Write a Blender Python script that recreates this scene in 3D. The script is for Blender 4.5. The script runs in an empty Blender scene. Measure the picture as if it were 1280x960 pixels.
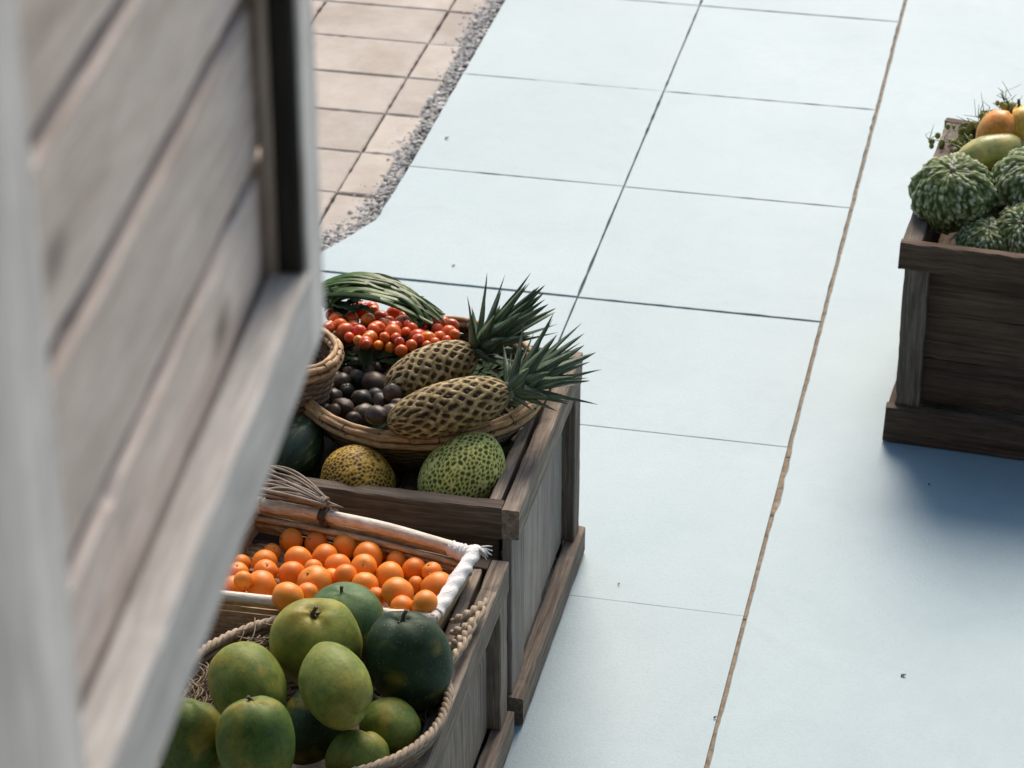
import bpy, math, random
import numpy as np
from mathutils import Vector, Matrix, noise as mnoise

random.seed(7); rng = np.random.default_rng(7)
SC = bpy.context.scene
COL = SC.collection

# ------------------------------------------------------------------ camera
F_PX, PITCH, YAW, CAM_H = 3650.0, math.radians(29.7), math.radians(12.2), 3.5
cam_d = bpy.data.cameras.new('camera'); cam = bpy.data.objects.new('camera', cam_d); COL.objects.link(cam)
cam.location = (0, 0, CAM_H); cam.rotation_euler = (math.pi/2 - PITCH, 0, YAW)
cam_d.sensor_width = 36.0; cam_d.lens = F_PX/1280*36.0
cam_d.clip_start = 0.05; cam_d.clip_end = 3000
cam_d.dof.use_dof = True; cam_d.dof.focus_distance = 5.5; cam_d.dof.aperture_fstop = 8.4
SC.camera = cam

# ------------------------------------------------------------------ sky, sun, exposure
SUN_EL, SUN_AZ = math.radians(45), math.radians(-3)      # azimuth measured from +Y towards +X
w = bpy.data.worlds.new('World'); SC.world = w; w.use_nodes = True
wn = w.node_tree.nodes; wn.clear()
sky = wn.new('ShaderNodeTexSky'); sky.sky_type = 'NISHITA'; sky.sun_disc = False
sky.sun_elevation = SUN_EL; sky.sun_rotation = SUN_AZ; sky.air_density = 1.3; sky.dust_density = 2.0; sky.ozone_density = 1.0
bg = wn.new('ShaderNodeBackground'); bg.inputs[1].default_value = 0.052
wo = wn.new('ShaderNodeOutputWorld')
w.node_tree.links.new(sky.outputs[0], bg.inputs[0]); w.node_tree.links.new(bg.outputs[0], wo.inputs[0])
sun_d = bpy.data.lights.new('sun', 'SUN'); sun = bpy.data.objects.new('sun', sun_d); COL.objects.link(sun)
sun_d.energy = 1.5; sun_d.angle = math.radians(32); sun_d.color = (1.0, 0.87, 0.75)
sv = Vector((math.sin(SUN_AZ)*math.cos(SUN_EL), math.cos(SUN_AZ)*math.cos(SUN_EL), math.sin(SUN_EL)))
sun.rotation_euler = (-sv).to_track_quat('-Z', 'Y').to_euler(); sun.location = (-1, 9, 9)
SC.view_settings.view_transform = 'Standard'; SC.view_settings.look = 'None'
SC.view_settings.exposure = 1.62; SC.view_settings.gamma = 1.0; SC.view_settings.use_curve_mapping = False

# ------------------------------------------------------------------ pixel -> place
_f0 = np.array([-math.sin(YAW), math.cos(YAW), 0.0]); _R = np.array([math.cos(YAW), math.sin(YAW), 0.0])
_F = _f0*math.cos(PITCH) + np.array([0, 0, -math.sin(PITCH)]); _U = np.cross(_R, _F); _C = np.array([0, 0, CAM_H])
def ray(x, y): return _F + _R*(x-640)/F_PX + _U*(480-y)/F_PX
def atz(x, y, z=0.0):
    d = ray(x, y); return _C + d*((z-CAM_H)/d[2])
def depth(p): return float((np.array(p)-_C) @ _F)

# ------------------------------------------------------------------ mesh helpers
def setattr_vec(me, name, arr):
    a = me.attributes.new(name, 'FLOAT_VECTOR', 'POINT'); a.data.foreach_set('vector', np.asarray(arr, np.float32).ravel())
def setattr_f(me, name, arr):
    a = me.attributes.new(name, 'FLOAT', 'POINT'); a.data.foreach_set('value', np.asarray(arr, np.float32).ravel())
def mesh(name, v, f, mat, gc=None, cv=None, smooth=True):
    v = np.asarray(v, float)
    me = bpy.data.meshes.new(name); me.from_pydata(v.tolist(), [], [tuple(map(int, q)) for q in f])
    setattr_vec(me, 'gc', v if gc is None else gc)
    if cv is not None: setattr_f(me, 'cv', cv)
    if mat: me.materials.append(mat)
    me.polygons.foreach_set('use_smooth', np.full(len(me.polygons), bool(smooth))); me.update()
    return me
WM = {}
def put(name, data, M=None, parent=None):
    """link an object whose world matrix is M"""
    o = bpy.data.objects.new(name, data); COL.objects.link(o)
    M = Matrix.Identity(4) if M is None else M
    WM[o.name] = M
    if parent is not None:
        o.parent = parent; o.matrix_basis = WM[parent.name].inverted() @ M
    else: o.matrix_basis = M
    return o
def T(p): return Matrix.Translation(Vector([float(c) for c in p]))
def thing(name, loc, label, cat, group=None, data=None, M=None):
    o = put(name, data, T(loc) if M is None else M); tag(o, label, cat, group); return o
def tag(o, label=None, cat=None, group=None, kind=None):
    if label: o['label'] = label
    if cat: o['category'] = cat
    if group: o['group'] = group
    if kind: o['kind'] = kind
    return o
def wpart(name, v, f, mat, parent, gc=None, cv=None, smooth=True):
    """part given in world coordinates"""
    org = np.asarray(v, float).mean(0)
    v2 = np.asarray(v, float) - org
    return put(name, mesh(name, v2, f, mat, gc=(v if gc is None else gc), cv=cv, smooth=smooth), T(org), parent)
class MB:
    def __init__(s): s.v = []; s.f = []; s.g = []; s.n = 0
    def add(s, v, f, g=None):
        v = np.asarray(v, float); s.v.append(v); s.g.append(v if g is None else np.asarray(g, float))
        s.f += [tuple(int(i)+s.n for i in q) for q in f]; s.n += len(v)
    def part(s, name, mat, parent, smooth=True): return wpart(name, np.vstack(s.v), s.f, mat, parent, gc=np.vstack(s.g), smooth=smooth)
def tube(P, r, sides=6, closed=False, flat=1.0):
    P = np.asarray(P, float); n = len(P); r = np.broadcast_to(np.asarray(r, float), (n,))
    if closed: t = np.roll(P, -1, 0) - np.roll(P, 1, 0)
    else: t = np.gradient(P, axis=0)
    t /= np.linalg.norm(t, axis=1)[:, None] + 1e-12
    a = np.array([0, 0, 1.0])
    if abs(t[:, 2]).mean() > .8: a = np.array([1.0, .3, 0])
    N = np.cross(t, a); N /= np.linalg.norm(N, axis=1)[:, None] + 1e-12
    B = np.cross(N, t)
    ang = np.linspace(0, 2*np.pi, sides, endpoint=False)
    v = P[:, None] + r[:, None, None]*(np.cos(ang)[None, :, None]*N[:, None]*flat + np.sin(ang)[None, :, None]*B[:, None])
    f = []
    m = n if closed else n-1
    for i in range(m):
        j = (i+1) % n
        for k in range(sides):
            k2 = (k+1) % sides; f.append((i*sides+k, i*sides+k2, j*sides+k2, j*sides+k))
    if not closed: f += [tuple(range(sides))[::-1], tuple(range((n-1)*sides, n*sides))]
    L = np.concatenate([[0], np.cumsum(np.linalg.norm(np.diff(P, axis=0), axis=1))])
    off = rng.uniform(0, 9)
    g = np.stack([np.repeat(L, sides)+off, np.tile(np.cos(ang), n)*.004, np.tile(np.sin(ang), n)*.004], 1)
    return v.reshape(-1, 3), f, g
def sphere(nu=28, nv=18):
    v = [(0, 0, 1)]
    for j in range(1, nv):
        th = math.pi*j/nv
        for i in range(nu):
            ph = 2*math.pi*i/nu; v.append((math.sin(th)*math.cos(ph), math.sin(th)*math.sin(ph), math.cos(th)))
    v.append((0, 0, -1)); f = []
    for i in range(nu):
        f.append((0, 1+i, 1+(i+1) % nu))
    for j in range(nv-2):
        for i in range(nu):
            a = 1+j*nu+i; b = 1+j*nu+(i+1) % nu; f.append((a, a+nu, b+nu, b))
    L = len(v)-1
    for i in range(nu): f.append((L, 1+(nv-2)*nu+(i+1) % nu, 1+(nv-2)*nu+i))
    return np.array(v), f
def fbm(P, s, seed=0, o=3): return np.array([mnoise.fractal(Vector((p[0]*s+seed*3.1, p[1]*s-seed*1.7, p[2]*s+seed)), 1.0, 2.0, o) for p in P])
def plank(name, p0, p1, nrm, wd, th, mat, parent, rough=.0012, chips=0, bev=.0025, seg=None, tilt=0):
    """board from p0 to p1 (centre line), thickness along nrm, width across"""
    p0 = np.array(p0, float); p1 = np.array(p1, float); L = np.linalg.norm(p1-p0); ax = (p1-p0)/L
    nz = np.array(nrm, float); nz -= ax*(nz@ax); nz /= np.linalg.norm(nz); wy = np.cross(nz, ax)
    if tilt: wy, nz = wy*math.cos(tilt)+nz*math.sin(tilt), nz*math.cos(tilt)-wy*math.sin(tilt)
    n = seg or max(4, int(L/.02)); hw, ht = wd/2, th/2
    sec = [(-hw+bev, -ht), (hw-bev, -ht), (hw, -ht+bev), (hw, ht-bev), (hw-bev, ht), (-hw+bev, ht), (-hw, ht-bev), (-hw, -ht+bev)]
    xs = np.linspace(0, L, n+1); sd = rng.uniform(0, 50); v = []; g = []
    chipset = [(rng.uniform(0, L), rng.integers(0, 4), rng.uniform(.006, .02), rng.uniform(.3, 1)) for _ in range(chips)]
    corner_of = [0, 1, 1, 2, 2, 3, 3, 0]
    for i, x in enumerate(xs):
        bow = rough*1.5*mnoise.noise(Vector((x*3, sd, 0)))
        for k, (a, b) in enumerate(sec):
            e = rough*mnoise.noise(Vector((x*22, sd+k*.7, 3.3))) + rough*.6*mnoise.noise(Vector((x*70, sd+k*3.7, 1.3)))
            sc = 1.0
            for cx, cc, cl, cd in chipset:
                if corner_of[k] == cc and abs(x-cx) < cl: sc -= .16*cd*(1-abs(x-cx)/cl)
            a2 = a*sc + e*np.sign(a); b2 = b*(1-(1-sc)*.7) + e*.5*np.sign(b)
            xe = x + (rough*2*mnoise.noise(Vector((a*60, b*60, sd))) if i in (0, n) else 0)
            v.append(p0 + ax*xe + wy*(a2+bow) + nz*b2); g.append((x+sd*3, a+sd, b+sd*.37))
    f = []; m = 8
    for i in range(n):
        for k in range(m):
            k2 = (k+1) % m; f.append((i*m+k, i*m+k2, (i+1)*m+k2, (i+1)*m+k))
    f += [tuple(range(m))[::-1], tuple(range(n*m, (n+1)*m))]
    return wpart(name, v, f, mat, parent, gc=g, smooth=False)

# ------------------------------------------------------------------ materials
class NT:
    def __init__(s, name, rough=.6, spec=.4):
        s.m = bpy.data.materials.new(name); s.m.use_nodes = True; s.t = s.m.node_tree; s.t.nodes.clear()
        s.o = s.n('ShaderNodeOutputMaterial'); s.b = s.n('ShaderNodeBsdfPrincipled'); s.l(s.b.outputs[0], s.o.inputs[0])
        s.b.inputs['Roughness'].default_value = rough; s.b.inputs['Specular IOR Level'].default_value = spec
    def n(s, k, **kw):
        x = s.t.nodes.new(k)
        for a, b in kw.items(): setattr(x, a, b)
        return x
    def l(s, a, b): s.t.links.new(a, b)
    def gc(s, scale=(1, 1, 1), rnd=True):
        a = s.n('ShaderNodeAttribute', attribute_name='gc'); m = s.n('ShaderNodeMapping'); m.inputs['Scale'].default_value = scale
        s.l(a.outputs['Vector'], m.inputs['Vector'])
        if rnd:
            oi = s.n('ShaderNodeObjectInfo'); mu = s.n('ShaderNodeMath', operation='MULTIPLY'); mu.inputs[1].default_value = 37.0
            s.l(oi.outputs['Random'], mu.inputs[0]); s.l(mu.outputs[0], m.inputs['Location'])
        return m.outputs[0]
    def cv(s): return s.n('ShaderNodeAttribute', attribute_name='cv').outputs['Fac']
    def noise(s, vec, scale, detail=4, rough=.6, dist=0):
        x = s.n('ShaderNodeTexNoise'); s.l(vec, x.inputs['Vector']); x.inputs['Scale'].default_value = scale
        x.inputs['Detail'].default_value = detail; x.inputs['Roughness'].default_value = rough; x.inputs['Distortion'].default_value = dist
        return x.outputs['Fac']
    def voro(s, vec, scale, feature='F1'):
        x = s.n('ShaderNodeTexVoronoi', feature=feature); s.l(vec, x.inputs['Vector']); x.inputs['Scale'].default_value = scale
        return x.outputs['Distance']
    def ramp(s, fac, stops):
        r = s.n('ShaderNodeValToRGB'); s.l(fac, r.inputs[0]); e = r.color_ramp.elements
        while len(e) > 1: e.remove(e[-1])
        e[0].position = stops[0][0]; e[0].color = (*c3(stops[0][1]), 1)
        for p, c in stops[1:]:
            q = e.new(p); q.color = (*c3(c), 1)
        return r.outputs[0]
    def mix(s, fac, a, b, mode='MIX'):
        x = s.n('ShaderNodeMix', data_type='RGBA', blend_type=mode)
        for ix, val in ((0, fac), (6, a), (7, b)):
            sock = x.inputs[ix]
            if hasattr(val, 'is_linked'): s.l(val, sock)
            elif isinstance(val, (int, float)): sock.default_value = val if ix == 0 else (val, val, val, 1)
            else: sock.default_value = (*val, 1)
        return x.outputs[2]
    def math(s, op, a, b=0.0):
        x = s.n('ShaderNodeMath', operation=op)
        for sock, val in ((x.inputs[0], a), (x.inputs[1], b)):
            if hasattr(val, 'is_linked'): s.l(val, sock)
            else: sock.default_value = val
        return x.outputs[0]
    def base(s, c): s.l(c, s.b.inputs['Base Color'])
    def rough(s, c): s.l(c, s.b.inputs['Roughness'])
    def bump(s, h, dist=.001, strength=1.0):
        x = s.n('ShaderNodeBump'); x.inputs['Distance'].default_value = dist; x.inputs['Strength'].default_value = strength
        s.l(h, x.inputs['Height']); s.l(x.outputs[0], s.b.inputs['Normal'])
    def objcol(s): return s.n('ShaderNodeObjectInfo').outputs['Color']
    def rnd(s): return s.n('ShaderNodeObjectInfo').outputs['Random']
def c3(c): return (c, c, c) if isinstance(c, (int, float)) else tuple(c)

def wood(name, dark, mid, light, rough=.75, knots=0.0, blotch=.5, spec=.25, grain=1.0):
    t = NT(name, rough, spec)
    g1 = t.noise(t.gc((1.2, 26*grain, 26*grain)), 4.0, 6, .65, .6)
    g2 = t.noise(t.gc((4, 160*grain, 160*grain)), 4.0, 3, .6)
    bl = t.noise(t.gc((4, 9, 9)), 2.2, 4, .6)
    c = t.ramp(g1, [(.28, dark), (.5, mid), (.74, light)])
    c = t.mix(t.ramp(g2, [(.3, .0), (.62, .55)]), c, t.mix(1.0, c, (.45, .43, .40), 'MULTIPLY'))
    c = t.mix(t.math('MULTIPLY', t.ramp(bl, [(.35, 1.0), (.62, 0.0)]), blotch), c, t.mix(1.0, c, (.40, .37, .34), 'MULTIPLY'))
    rv = t.math('ADD', t.math('MULTIPLY', t.rnd(), .5), .72)
    c = t.mix(1.0, c, rv, 'MULTIPLY')
    if knots:
        k = t.voro(t.gc((4.0, 8, 8)), 1.2)
        c = t.mix(t.math('MULTIPLY', t.ramp(k, [(.06, 1.0), (.20, 0.0)]), knots), c, tuple(x*.3 for x in dark))
    t.base(c); t.bump(t.math('ADD', g1, t.math('MULTIPLY', g2, .7)), .0016, .9)
    return t.m
M = {}
M['crate'] = wood('weathered_wood', (.11, .08, .055), (.31, .25, .195), (.50, .425, .345), blotch=.4)
M['panel'] = wood('pale_board', (.26, .21, .17), (.44, .385, .33), (.56, .50, .44), blotch=.2)
M['dark_crate'] = wood('dark_stained_wood', (.05, .032, .020), (.13, .088, .058), (.21, .155, .11), blotch=.45)
M['worn_rail'] = wood('worn_brown_wood', (.07, .052, .038), (.185, .15, .12), (.34, .29, .24), blotch=.5)
M['dark_rail'] = wood('greyed_wood', (.05, .038, .028), (.125, .097, .072), (.24, .20, .16), blotch=.5)  # darker wood for the crate ends, their shade put into the colour
M['shutter'] = wood('whitewashed_wood', (.58, .49, .42), (.80, .70, .625), (.84, .765, .70), knots=.85, blotch=.22, grain=.5)
M['shutter_frame'] = wood('grey_paint_wood', (.55, .54, .51), (.78, .765, .73), (.85, .835, .80), knots=.25, blotch=.2, grain=.5)

t = NT('dark_edge_paint', .8, .2); t.base(t.ramp(t.noise(t.gc((2, 40, 40)), 5, 3), [(.3, (.012, .013, .012)), (.7, (.04, .04, .036))])); M['tar'] = t.m  # near-black colour standing for the shade on the stile's inner side
def floor_mat(name, col, s=1.0):
    t = NT(name, .48, .62)
    co = t.n('ShaderNodeNewGeometry').outputs['Position']
    big = t.noise(co, 1.7, 5, .6); mid = t.noise(co, 14, 5, .65); fine = t.noise(co, 130, 6, .8); wear = t.noise(co, 5, 7, .72, 1.0)
    c = t.mix(t.ramp(big, [(.3, 0.0), (.7, 1.0)]), (col[0]*.86, col[1]*.90, col[2]*.915), (col[0]*1.09, col[1]*1.06, col[2]*1.05))
    c = t.mix(t.ramp(mid, [(.33, .22), (.60, 0.0)]), c, tuple(x*y for x, y in zip(col, (.80, .84, .86))))
    c = t.mix(t.ramp(wear, [(.60, 0.0), (.72, .35)]), c, (col[0]*1.05, col[1]*1.02, col[2]*.99))
    c = t.mix(t.ramp(fine, [(.32, .45), (.48, 0.0)]), c, (.17, .21, .225))
    c = t.mix(1.0, c, t.math('ADD', t.math('MULTIPLY', t.rnd(), .07), .965), 'MULTIPLY')
    st = t.noise(co, 2.6, 8, .75, .8); c = t.mix(t.ramp(st, [(.52, 0.0), (.72, .38)]), c, (col[0]*.70, col[1]*.76, col[2]*.78))
    sm = t.n('ShaderNodeMapping'); t.l(co, sm.inputs['Vector']); sm.inputs['Scale'].default_value = (3, 26, 1); sm.inputs['Rotation'].default_value = (0, 0, .5)
    c = t.mix(t.ramp(t.noise(sm.outputs[0], 5, 4, .6), [(.66, 0.0), (.74, .28)]), c, (col[0]*1.2, col[1]*1.15, col[2]*1.12))
    sp = t.n('ShaderNodeTexVoronoi'); t.l(co, sp.inputs['Vector']); sp.inputs['Scale'].default_value = 12.0
    mask = t.math('MULTIPLY', t.ramp(sp.outputs['Distance'], [(.018, 1.0), (.032, 0.0)]), t.ramp(t.noise(co, 60, 2), [(.45, 0.0), (.55, .8)]))
    c = t.mix(mask, c, (.12, .12, .11))
    t.base(c); t.rough(t.ramp(fine, [(.3, .47), (.7, .54)]))
    t.bump(t.math('ADD', t.math('MULTIPLY', fine, .9), t.math('ADD', t.math('MULTIPLY', mid, .06), t.math('MULTIPLY', wear, .06))), .0022, .6)
    return t.m
M['floor'] = floor_mat('pale_blue_paint', (.238, .345, .382))
t = NT('mortar', .9, .2); co = t.n('ShaderNodeNewGeometry').outputs['Position']
t.base(t.ramp(t.noise(co, 4, 5), [(.35, (.075, .07, .06)), (.65, (.20, .22, .22))])); t.bump(t.noise(co, 300, 3), .001); M['mortar'] = t.m
t = NT('sand_joint', .95, .1); co = t.n('ShaderNodeNewGeometry').outputs['Position']; t.base(t.ramp(t.noise(co, 6, 5, .7), [(.35, (.06, .05, .04)), (.65, (.26, .22, .18))])); M['sand'] = t.m
t = NT('tan_filler', .85, .2); co = t.n('ShaderNodeNewGeometry').outputs['Position']
t.base(t.ramp(t.noise(co, 45, 6, .7), [(.3, (.10, .07, .045)), (.5, (.24, .185, .125)), (.7, (.34, .285, .215))])); t.bump(t.noise(co, 250, 4), .002); M['filler'] = t.m
t = NT('paver_stone', .85, .25); co = t.n('ShaderNodeNewGeometry').outputs['Position']
c = t.ramp(t.noise(co, 9, 6, .7), [(.3, (.40, .355, .305)), (.55, (.47, .425, .37)), (.75, (.52, .475, .42))])
c = t.mix(1.0, c, t.math('ADD', t.math('MULTIPLY', t.rnd(), .22), .86), 'MULTIPLY')
c = t.mix(t.ramp(t.noise(co, 3.2, 4), [(.5, 0.0), (.7, .5)]), c, (.30, .235, .19))
t.base(c); t.bump(t.noise(co, 120, 5, .7), .002, .7); M['paver'] = t.m
t = NT('gravel_stone', .9, .2)
t.base(t.mix(1.0, t.ramp(t.noise(t.gc(), 45, 2), [(.3, (.34, .33, .31)), (.5, (.54, .53, .50)), (.7, (.70, .69, .66))]), t.ramp(t.noise(t.gc(), 260, 3), [(.3, .6), (.7, 1.0)]), 'MULTIPLY')); M['gravel'] = t.m
t = NT('dusty_ground', .95, .15); co = t.n('ShaderNodeNewGeometry').outputs['Position']
t.base(t.ramp(t.noise(co, 3, 7, .7), [(.3, (.30, .26, .21)), (.7, (.46, .41, .35))])); t.bump(t.noise(co, 40, 5), .01); M['ground'] = t.m
t = NT('render_plaster', .9, .2); co = t.n('ShaderNodeNewGeometry').outputs['Position']
t.base(t.ramp(t.noise(co, 4, 6), [(.3, (.42, .40, .37)), (.7, (.52, .50, .46))])); M['plaster'] = t.m
M['clad'] = wood('brown_cladding', (.06, .045, .033), (.14, .11, .085), (.20, .165, .13))  # boards of the unseen building, kept dark to return little fill light

def cane(name, dark, mid, light, rough=.55):
    t = NT(name, rough, .4)
    n1 = t.noise(t.gc((25, 400, 400)), 2.0, 4, .6, .3); n2 = t.noise(t.gc((14, 14, 14)), 1.5, 3)
    c = t.ramp(n1, [(.3, dark), (.52, mid), (.72, light)])
    c = t.mix(t.ramp(n2, [(.42, .0), (.7, .6)]), c, dark)
    t.base(c); t.bump(n1, .0008, .8); return t.m
M['cane'] = cane('honey_cane', (.20, .105, .04), (.50, .31, .145), (.68, .48, .27))
M['wicker'] = cane('olive_wicker', (.05, .04, .02), (.17, .13, .065), (.30, .24, .13))
M['straw'] = cane('dry_straw', (.10, .065, .035), (.26, .185, .11), (.42, .33, .21))
M['bamboo'] = cane('pale_bamboo', (.46, .37, .26), (.70, .63, .52), (.80, .75, .67))
M['tray'] = cane('amber_cane_strip', (.28, .16, .07), (.58, .42, .24), (.72, .57, .38))
M['vine'] = cane('dry_vine', (.11, .085, .06), (.31, .25, .19), (.50, .43, .34), .8)
M['braid'] = cane('twisted_grass_rope', (.16, .11, .065), (.42, .33, .23), (.60, .51, .39), .8)
t = NT('white_cloth', .9, .15); t.base(t.ramp(t.noise(t.gc((1, 1, 1)), 60, 4), [(.3, (.68, .66, .62)), (.7, (.80, .79, .77))])); t.bump(t.noise(t.gc(), 260, 4), .002); M['cloth'] = t.m

def skin(name, rough, spec, bumpscale=180, bumpd=.0006, spec_var=True, dots=None, blush=None, coat=0.0):
    t = NT(name, rough, spec); g = t.gc()
    c = t.objcol(); n1 = t.noise(g, 14, 4, .6, .4); n2 = t.noise(g, 60, 4, .7)
    c = t.mix(t.ramp(n1, [(.34, .85), (.60, 0.0)]), c, t.mix(1.0, c, (.42, .58, .45), 'MULTIPLY'))
    ns = t.noise(t.gc((1.0, 1.0, .25)), 55, 5, .7); c = t.mix(t.ramp(ns, [(.45, 0.0), (.68, .45)]), c, t.mix(1.0, c, (1.7, 1.5, 1.1), 'MULTIPLY'))
    if blush: c = t.mix(t.ramp(t.noise(g, 9, 3, .5, .3), [(.50, 0.0), (.66, .7)]), c, blush)
    c = t.mix(t.ramp(n2, [(.34, .6), (.54, 0.0)]), c, t.mix(1.0, c, (.55, .60, .5), 'MULTIPLY'))
    if dots: c = t.mix(t.ramp(t.voro(g, dots[0]), [(.06, dots[2]), (.16, 0.0)]), c, dots[1])
    t.base(c); t.rough(t.ramp(n1, [(.3, rough*.85), (.7, min(1, rough*1.25))]))
    t.b.inputs['Coat Weight'].default_value = coat; t.b.inputs['Coat Roughness'].default_value = .25
    t.bump(t.math('ADD', t.noise(g, bumpscale, 3), t.math('MULTIPLY', n1, 1.5)), bumpd, .7); return t.m
M['mango'] = skin('green_mango_skin', .52, .20, dots=(150, (.42, .42, .20), .5), blush=(.30, .22, .035))
M['plum'] = skin('dark_plum_skin', .42, .4, blush=(.13, .085, .06))
M['tomato'] = skin('tomato_skin', .30, .4, bumpd=.0002, coat=.2)
M['pepper'] = skin('orange_fruit_skin', .33, .5, blush=(.62, .42, .10))
t = NT('mandarin_peel', .42, .45); g = t.gc(rnd=False)
c = t.mix(t.rnd(), (.74, .185, .010), (.82, .275, .022)); c = t.mix(t.ramp(t.noise(g, 22, 3), [(.5, 0.0), (.75, .45)]), c, (.82, .32, .04))
t.base(c); t.bump(t.voro(g, 620), .0006, .45); M['mandarin'] = t.m
def flat(name, stops, scale=30, rough=.6, spec=.35, bump=.0008, bs=120, sc=(1, 1, 1)):
    t = NT(name, rough, spec); t.base(t.ramp(t.noise(t.gc(sc), scale, 5, .65), stops)); t.bump(t.noise(t.gc(sc), bs, 3), bump); return t.m
M['stem'] = flat('dry_stem', [(.3, (.03, .022, .015)), (.7, (.11, .085, .05))])
M['leaf'] = flat('crown_leaf', [(.3, (.020, .042, .020)), (.5, (.06, .10, .05)), (.7, (.20, .25, .16))], 22, .42, .4, .0006, 60, (1, 12, 12))
M['greens'] = flat('leek_leaf', [(.3, (.015, .045, .006)), (.5, (.045, .11, .012)), (.72, (.14, .22, .035))], 14, .42, .5, .0008, 50, (1, 12, 12))
M['darkleaf'] = flat('dark_leaf', [(.3, (.010, .024, .010)), (.55, (.025, .05, .02)), (.75, (.06, .09, .04))], 24, .8, .12)
M['bud'] = flat('green_bud', [(.3, (.14, .17, .03)), (.7, (.34, .34, .10))], 30)
def cells(name, stops, rough=.6, nz=.25, ns=45):
    t = NT(name, rough, .28); n = t.noise(t.gc(), ns, 4, .65)
    h = t.math('ADD', t.cv(), t.math('MULTIPLY', t.math('SUBTRACT', n, .5), nz))
    c = t.ramp(h, stops); c = t.mix(t.ramp(t.noise(t.gc(), 12, 3), [(.4, .0), (.7, .45)]), c, t.mix(1.0, c, t.objcol(), 'MULTIPLY'))
    t.base(c); t.bump(t.noise(t.gc(), 320, 4), .0012, .7); return t.m
M['pineapple'] = cells('pineapple_rind', [(.05, (.035, .021, .010)), (.34, (.115, .072, .028)), (.62, (.27, .20, .08)), (.95, (.56, .46, .27))], .65, 1.4, 95)
M['melon'] = cells('netted_melon_rind', [(.04, (.05, .075, .012)), (.30, (.20, .225, .035)), (.60, (.50, .49, .12)), (.95, (.70, .67, .28))], .55, .2)
M['rust_melon'] = cells('bronze_melon_rind', [(.08, (.06, .03, .006)), (.40, (.20, .11, .014)), (.75, (.40, .25, .03)), (.95, (.46, .31, .055))], .55, .3)
M['squash'] = cells('flaky_squash_rind', [(.04, (.016, .032, .008)), (.24, (.075, .105, .025)), (.46, (.24, .28, .14)), (.75, (.52, .56, .43))], .75, .7)
t = NT('watermelon_rind', .45, .4); g = t.gc((1, 1, 1))
t.base(t.ramp(t.noise(t.gc((40, 40, 5)), 2.2, 4, .7, .6), [(.42, (.010, .022, .010)), (.58, (.022, .05, .018)), (.68, (.13, .18, .07))])); M['watermelon'] = t.m

# ------------------------------------------------------------------ ground, pavement, pavers
def sheet(name, pts, z, mat):
    return put(name, mesh(name, [(x, y, z) for x, y in pts], [tuple(range(len(pts)))], mat, smooth=False))
tag(sheet('ground', [(-600, -600), (600, -600), (600, 600), (-600, 600)], -.065, M['ground']), kind='structure')
X0, X1, X2 = -1.835, -1.228, -.606
pav = [( -2.42, -3), (5.5, -3), (5.5, 16), (-1.838, 16), (-1.838, 6.80), (-1.937, 6.571), (-2.42, 5.45)]
def slab_mesh(name, poly, z0, z1, mat, bev=.003):
    c = np.mean(poly, 0); n = len(poly); v = []; f = []
    a = np.array(poly, float); prev = np.roll(a, 1, 0); nxt = np.roll(a, -1, 0)
    e1 = a-prev; e1 /= np.linalg.norm(e1, axis=1)[:, None]; e2 = nxt-a; e2 /= np.linalg.norm(e2, axis=1)[:, None]
    n1 = np.stack([-e1[:, 1], e1[:, 0]], 1); n2 = np.stack([-e2[:, 1], e2[:, 0]], 1); bis = n1+n2; bis /= (1+(n1*n2).sum(1))[:, None].clip(.3)
    ins = a + bis*bev
    for ring, z in ((a, z0), (a, z1-bev*.8), (ins, z1)): v += [(p[0], p[1], z) for p in ring]
    for k in range(2):
        for i in range(n): j = (i+1) % n; f.append((k*n+i, k*n+j, (k+1)*n+j, (k+1)*n+i))
    f.append(tuple(range(2*n, 3*n)))
    return v, f
pv, pf = slab_mesh('pavement', pav, -.05, -.010, M['mortar'], .002)
pavement = put('pavement', mesh('pavement', pv, pf, M['mortar'], smooth=False)); tag(pavement, kind='structure')
def ragged(poly, amp=.0012, step=.03, inset=0):
    out = []
    for i in range(len(poly)):
        p = np.array(poly[i], float); q = np.array(poly[(i+1) % len(poly)], float); L = np.linalg.norm(q-p)
        if L > 4: out.append(tuple(p)); continue
        n = max(1, int(L/step)); nr = np.array([-(q-p)[1], (q-p)[0]])/L
        for k in range(n):
            b = p+(q-p)*k/n
            out.append(tuple(b + (nr*amp*abs(mnoise.noise(Vector((b[0]*31, b[1]*31, 2)))*2.2) if k else nr*0)))
    return out
ys = [-2.6, -1.9, -1.2, -.5, .2, .9, 1.6, 2.3, 3.0, 3.72, 4.42, 5.130, 5.843, 6.470, 7.132, 7.788, 8.460, 9.12, 9.78, 10.44, 11.1, 11.76]
gapY = {5.130: .0004, 5.843: .0018, 6.470: .0075, 7.132: .0026, 7.788: .0018, 8.460: .0024}
cols = [(-2.42, X0), (X0, X1), (X1, X2)]
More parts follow.
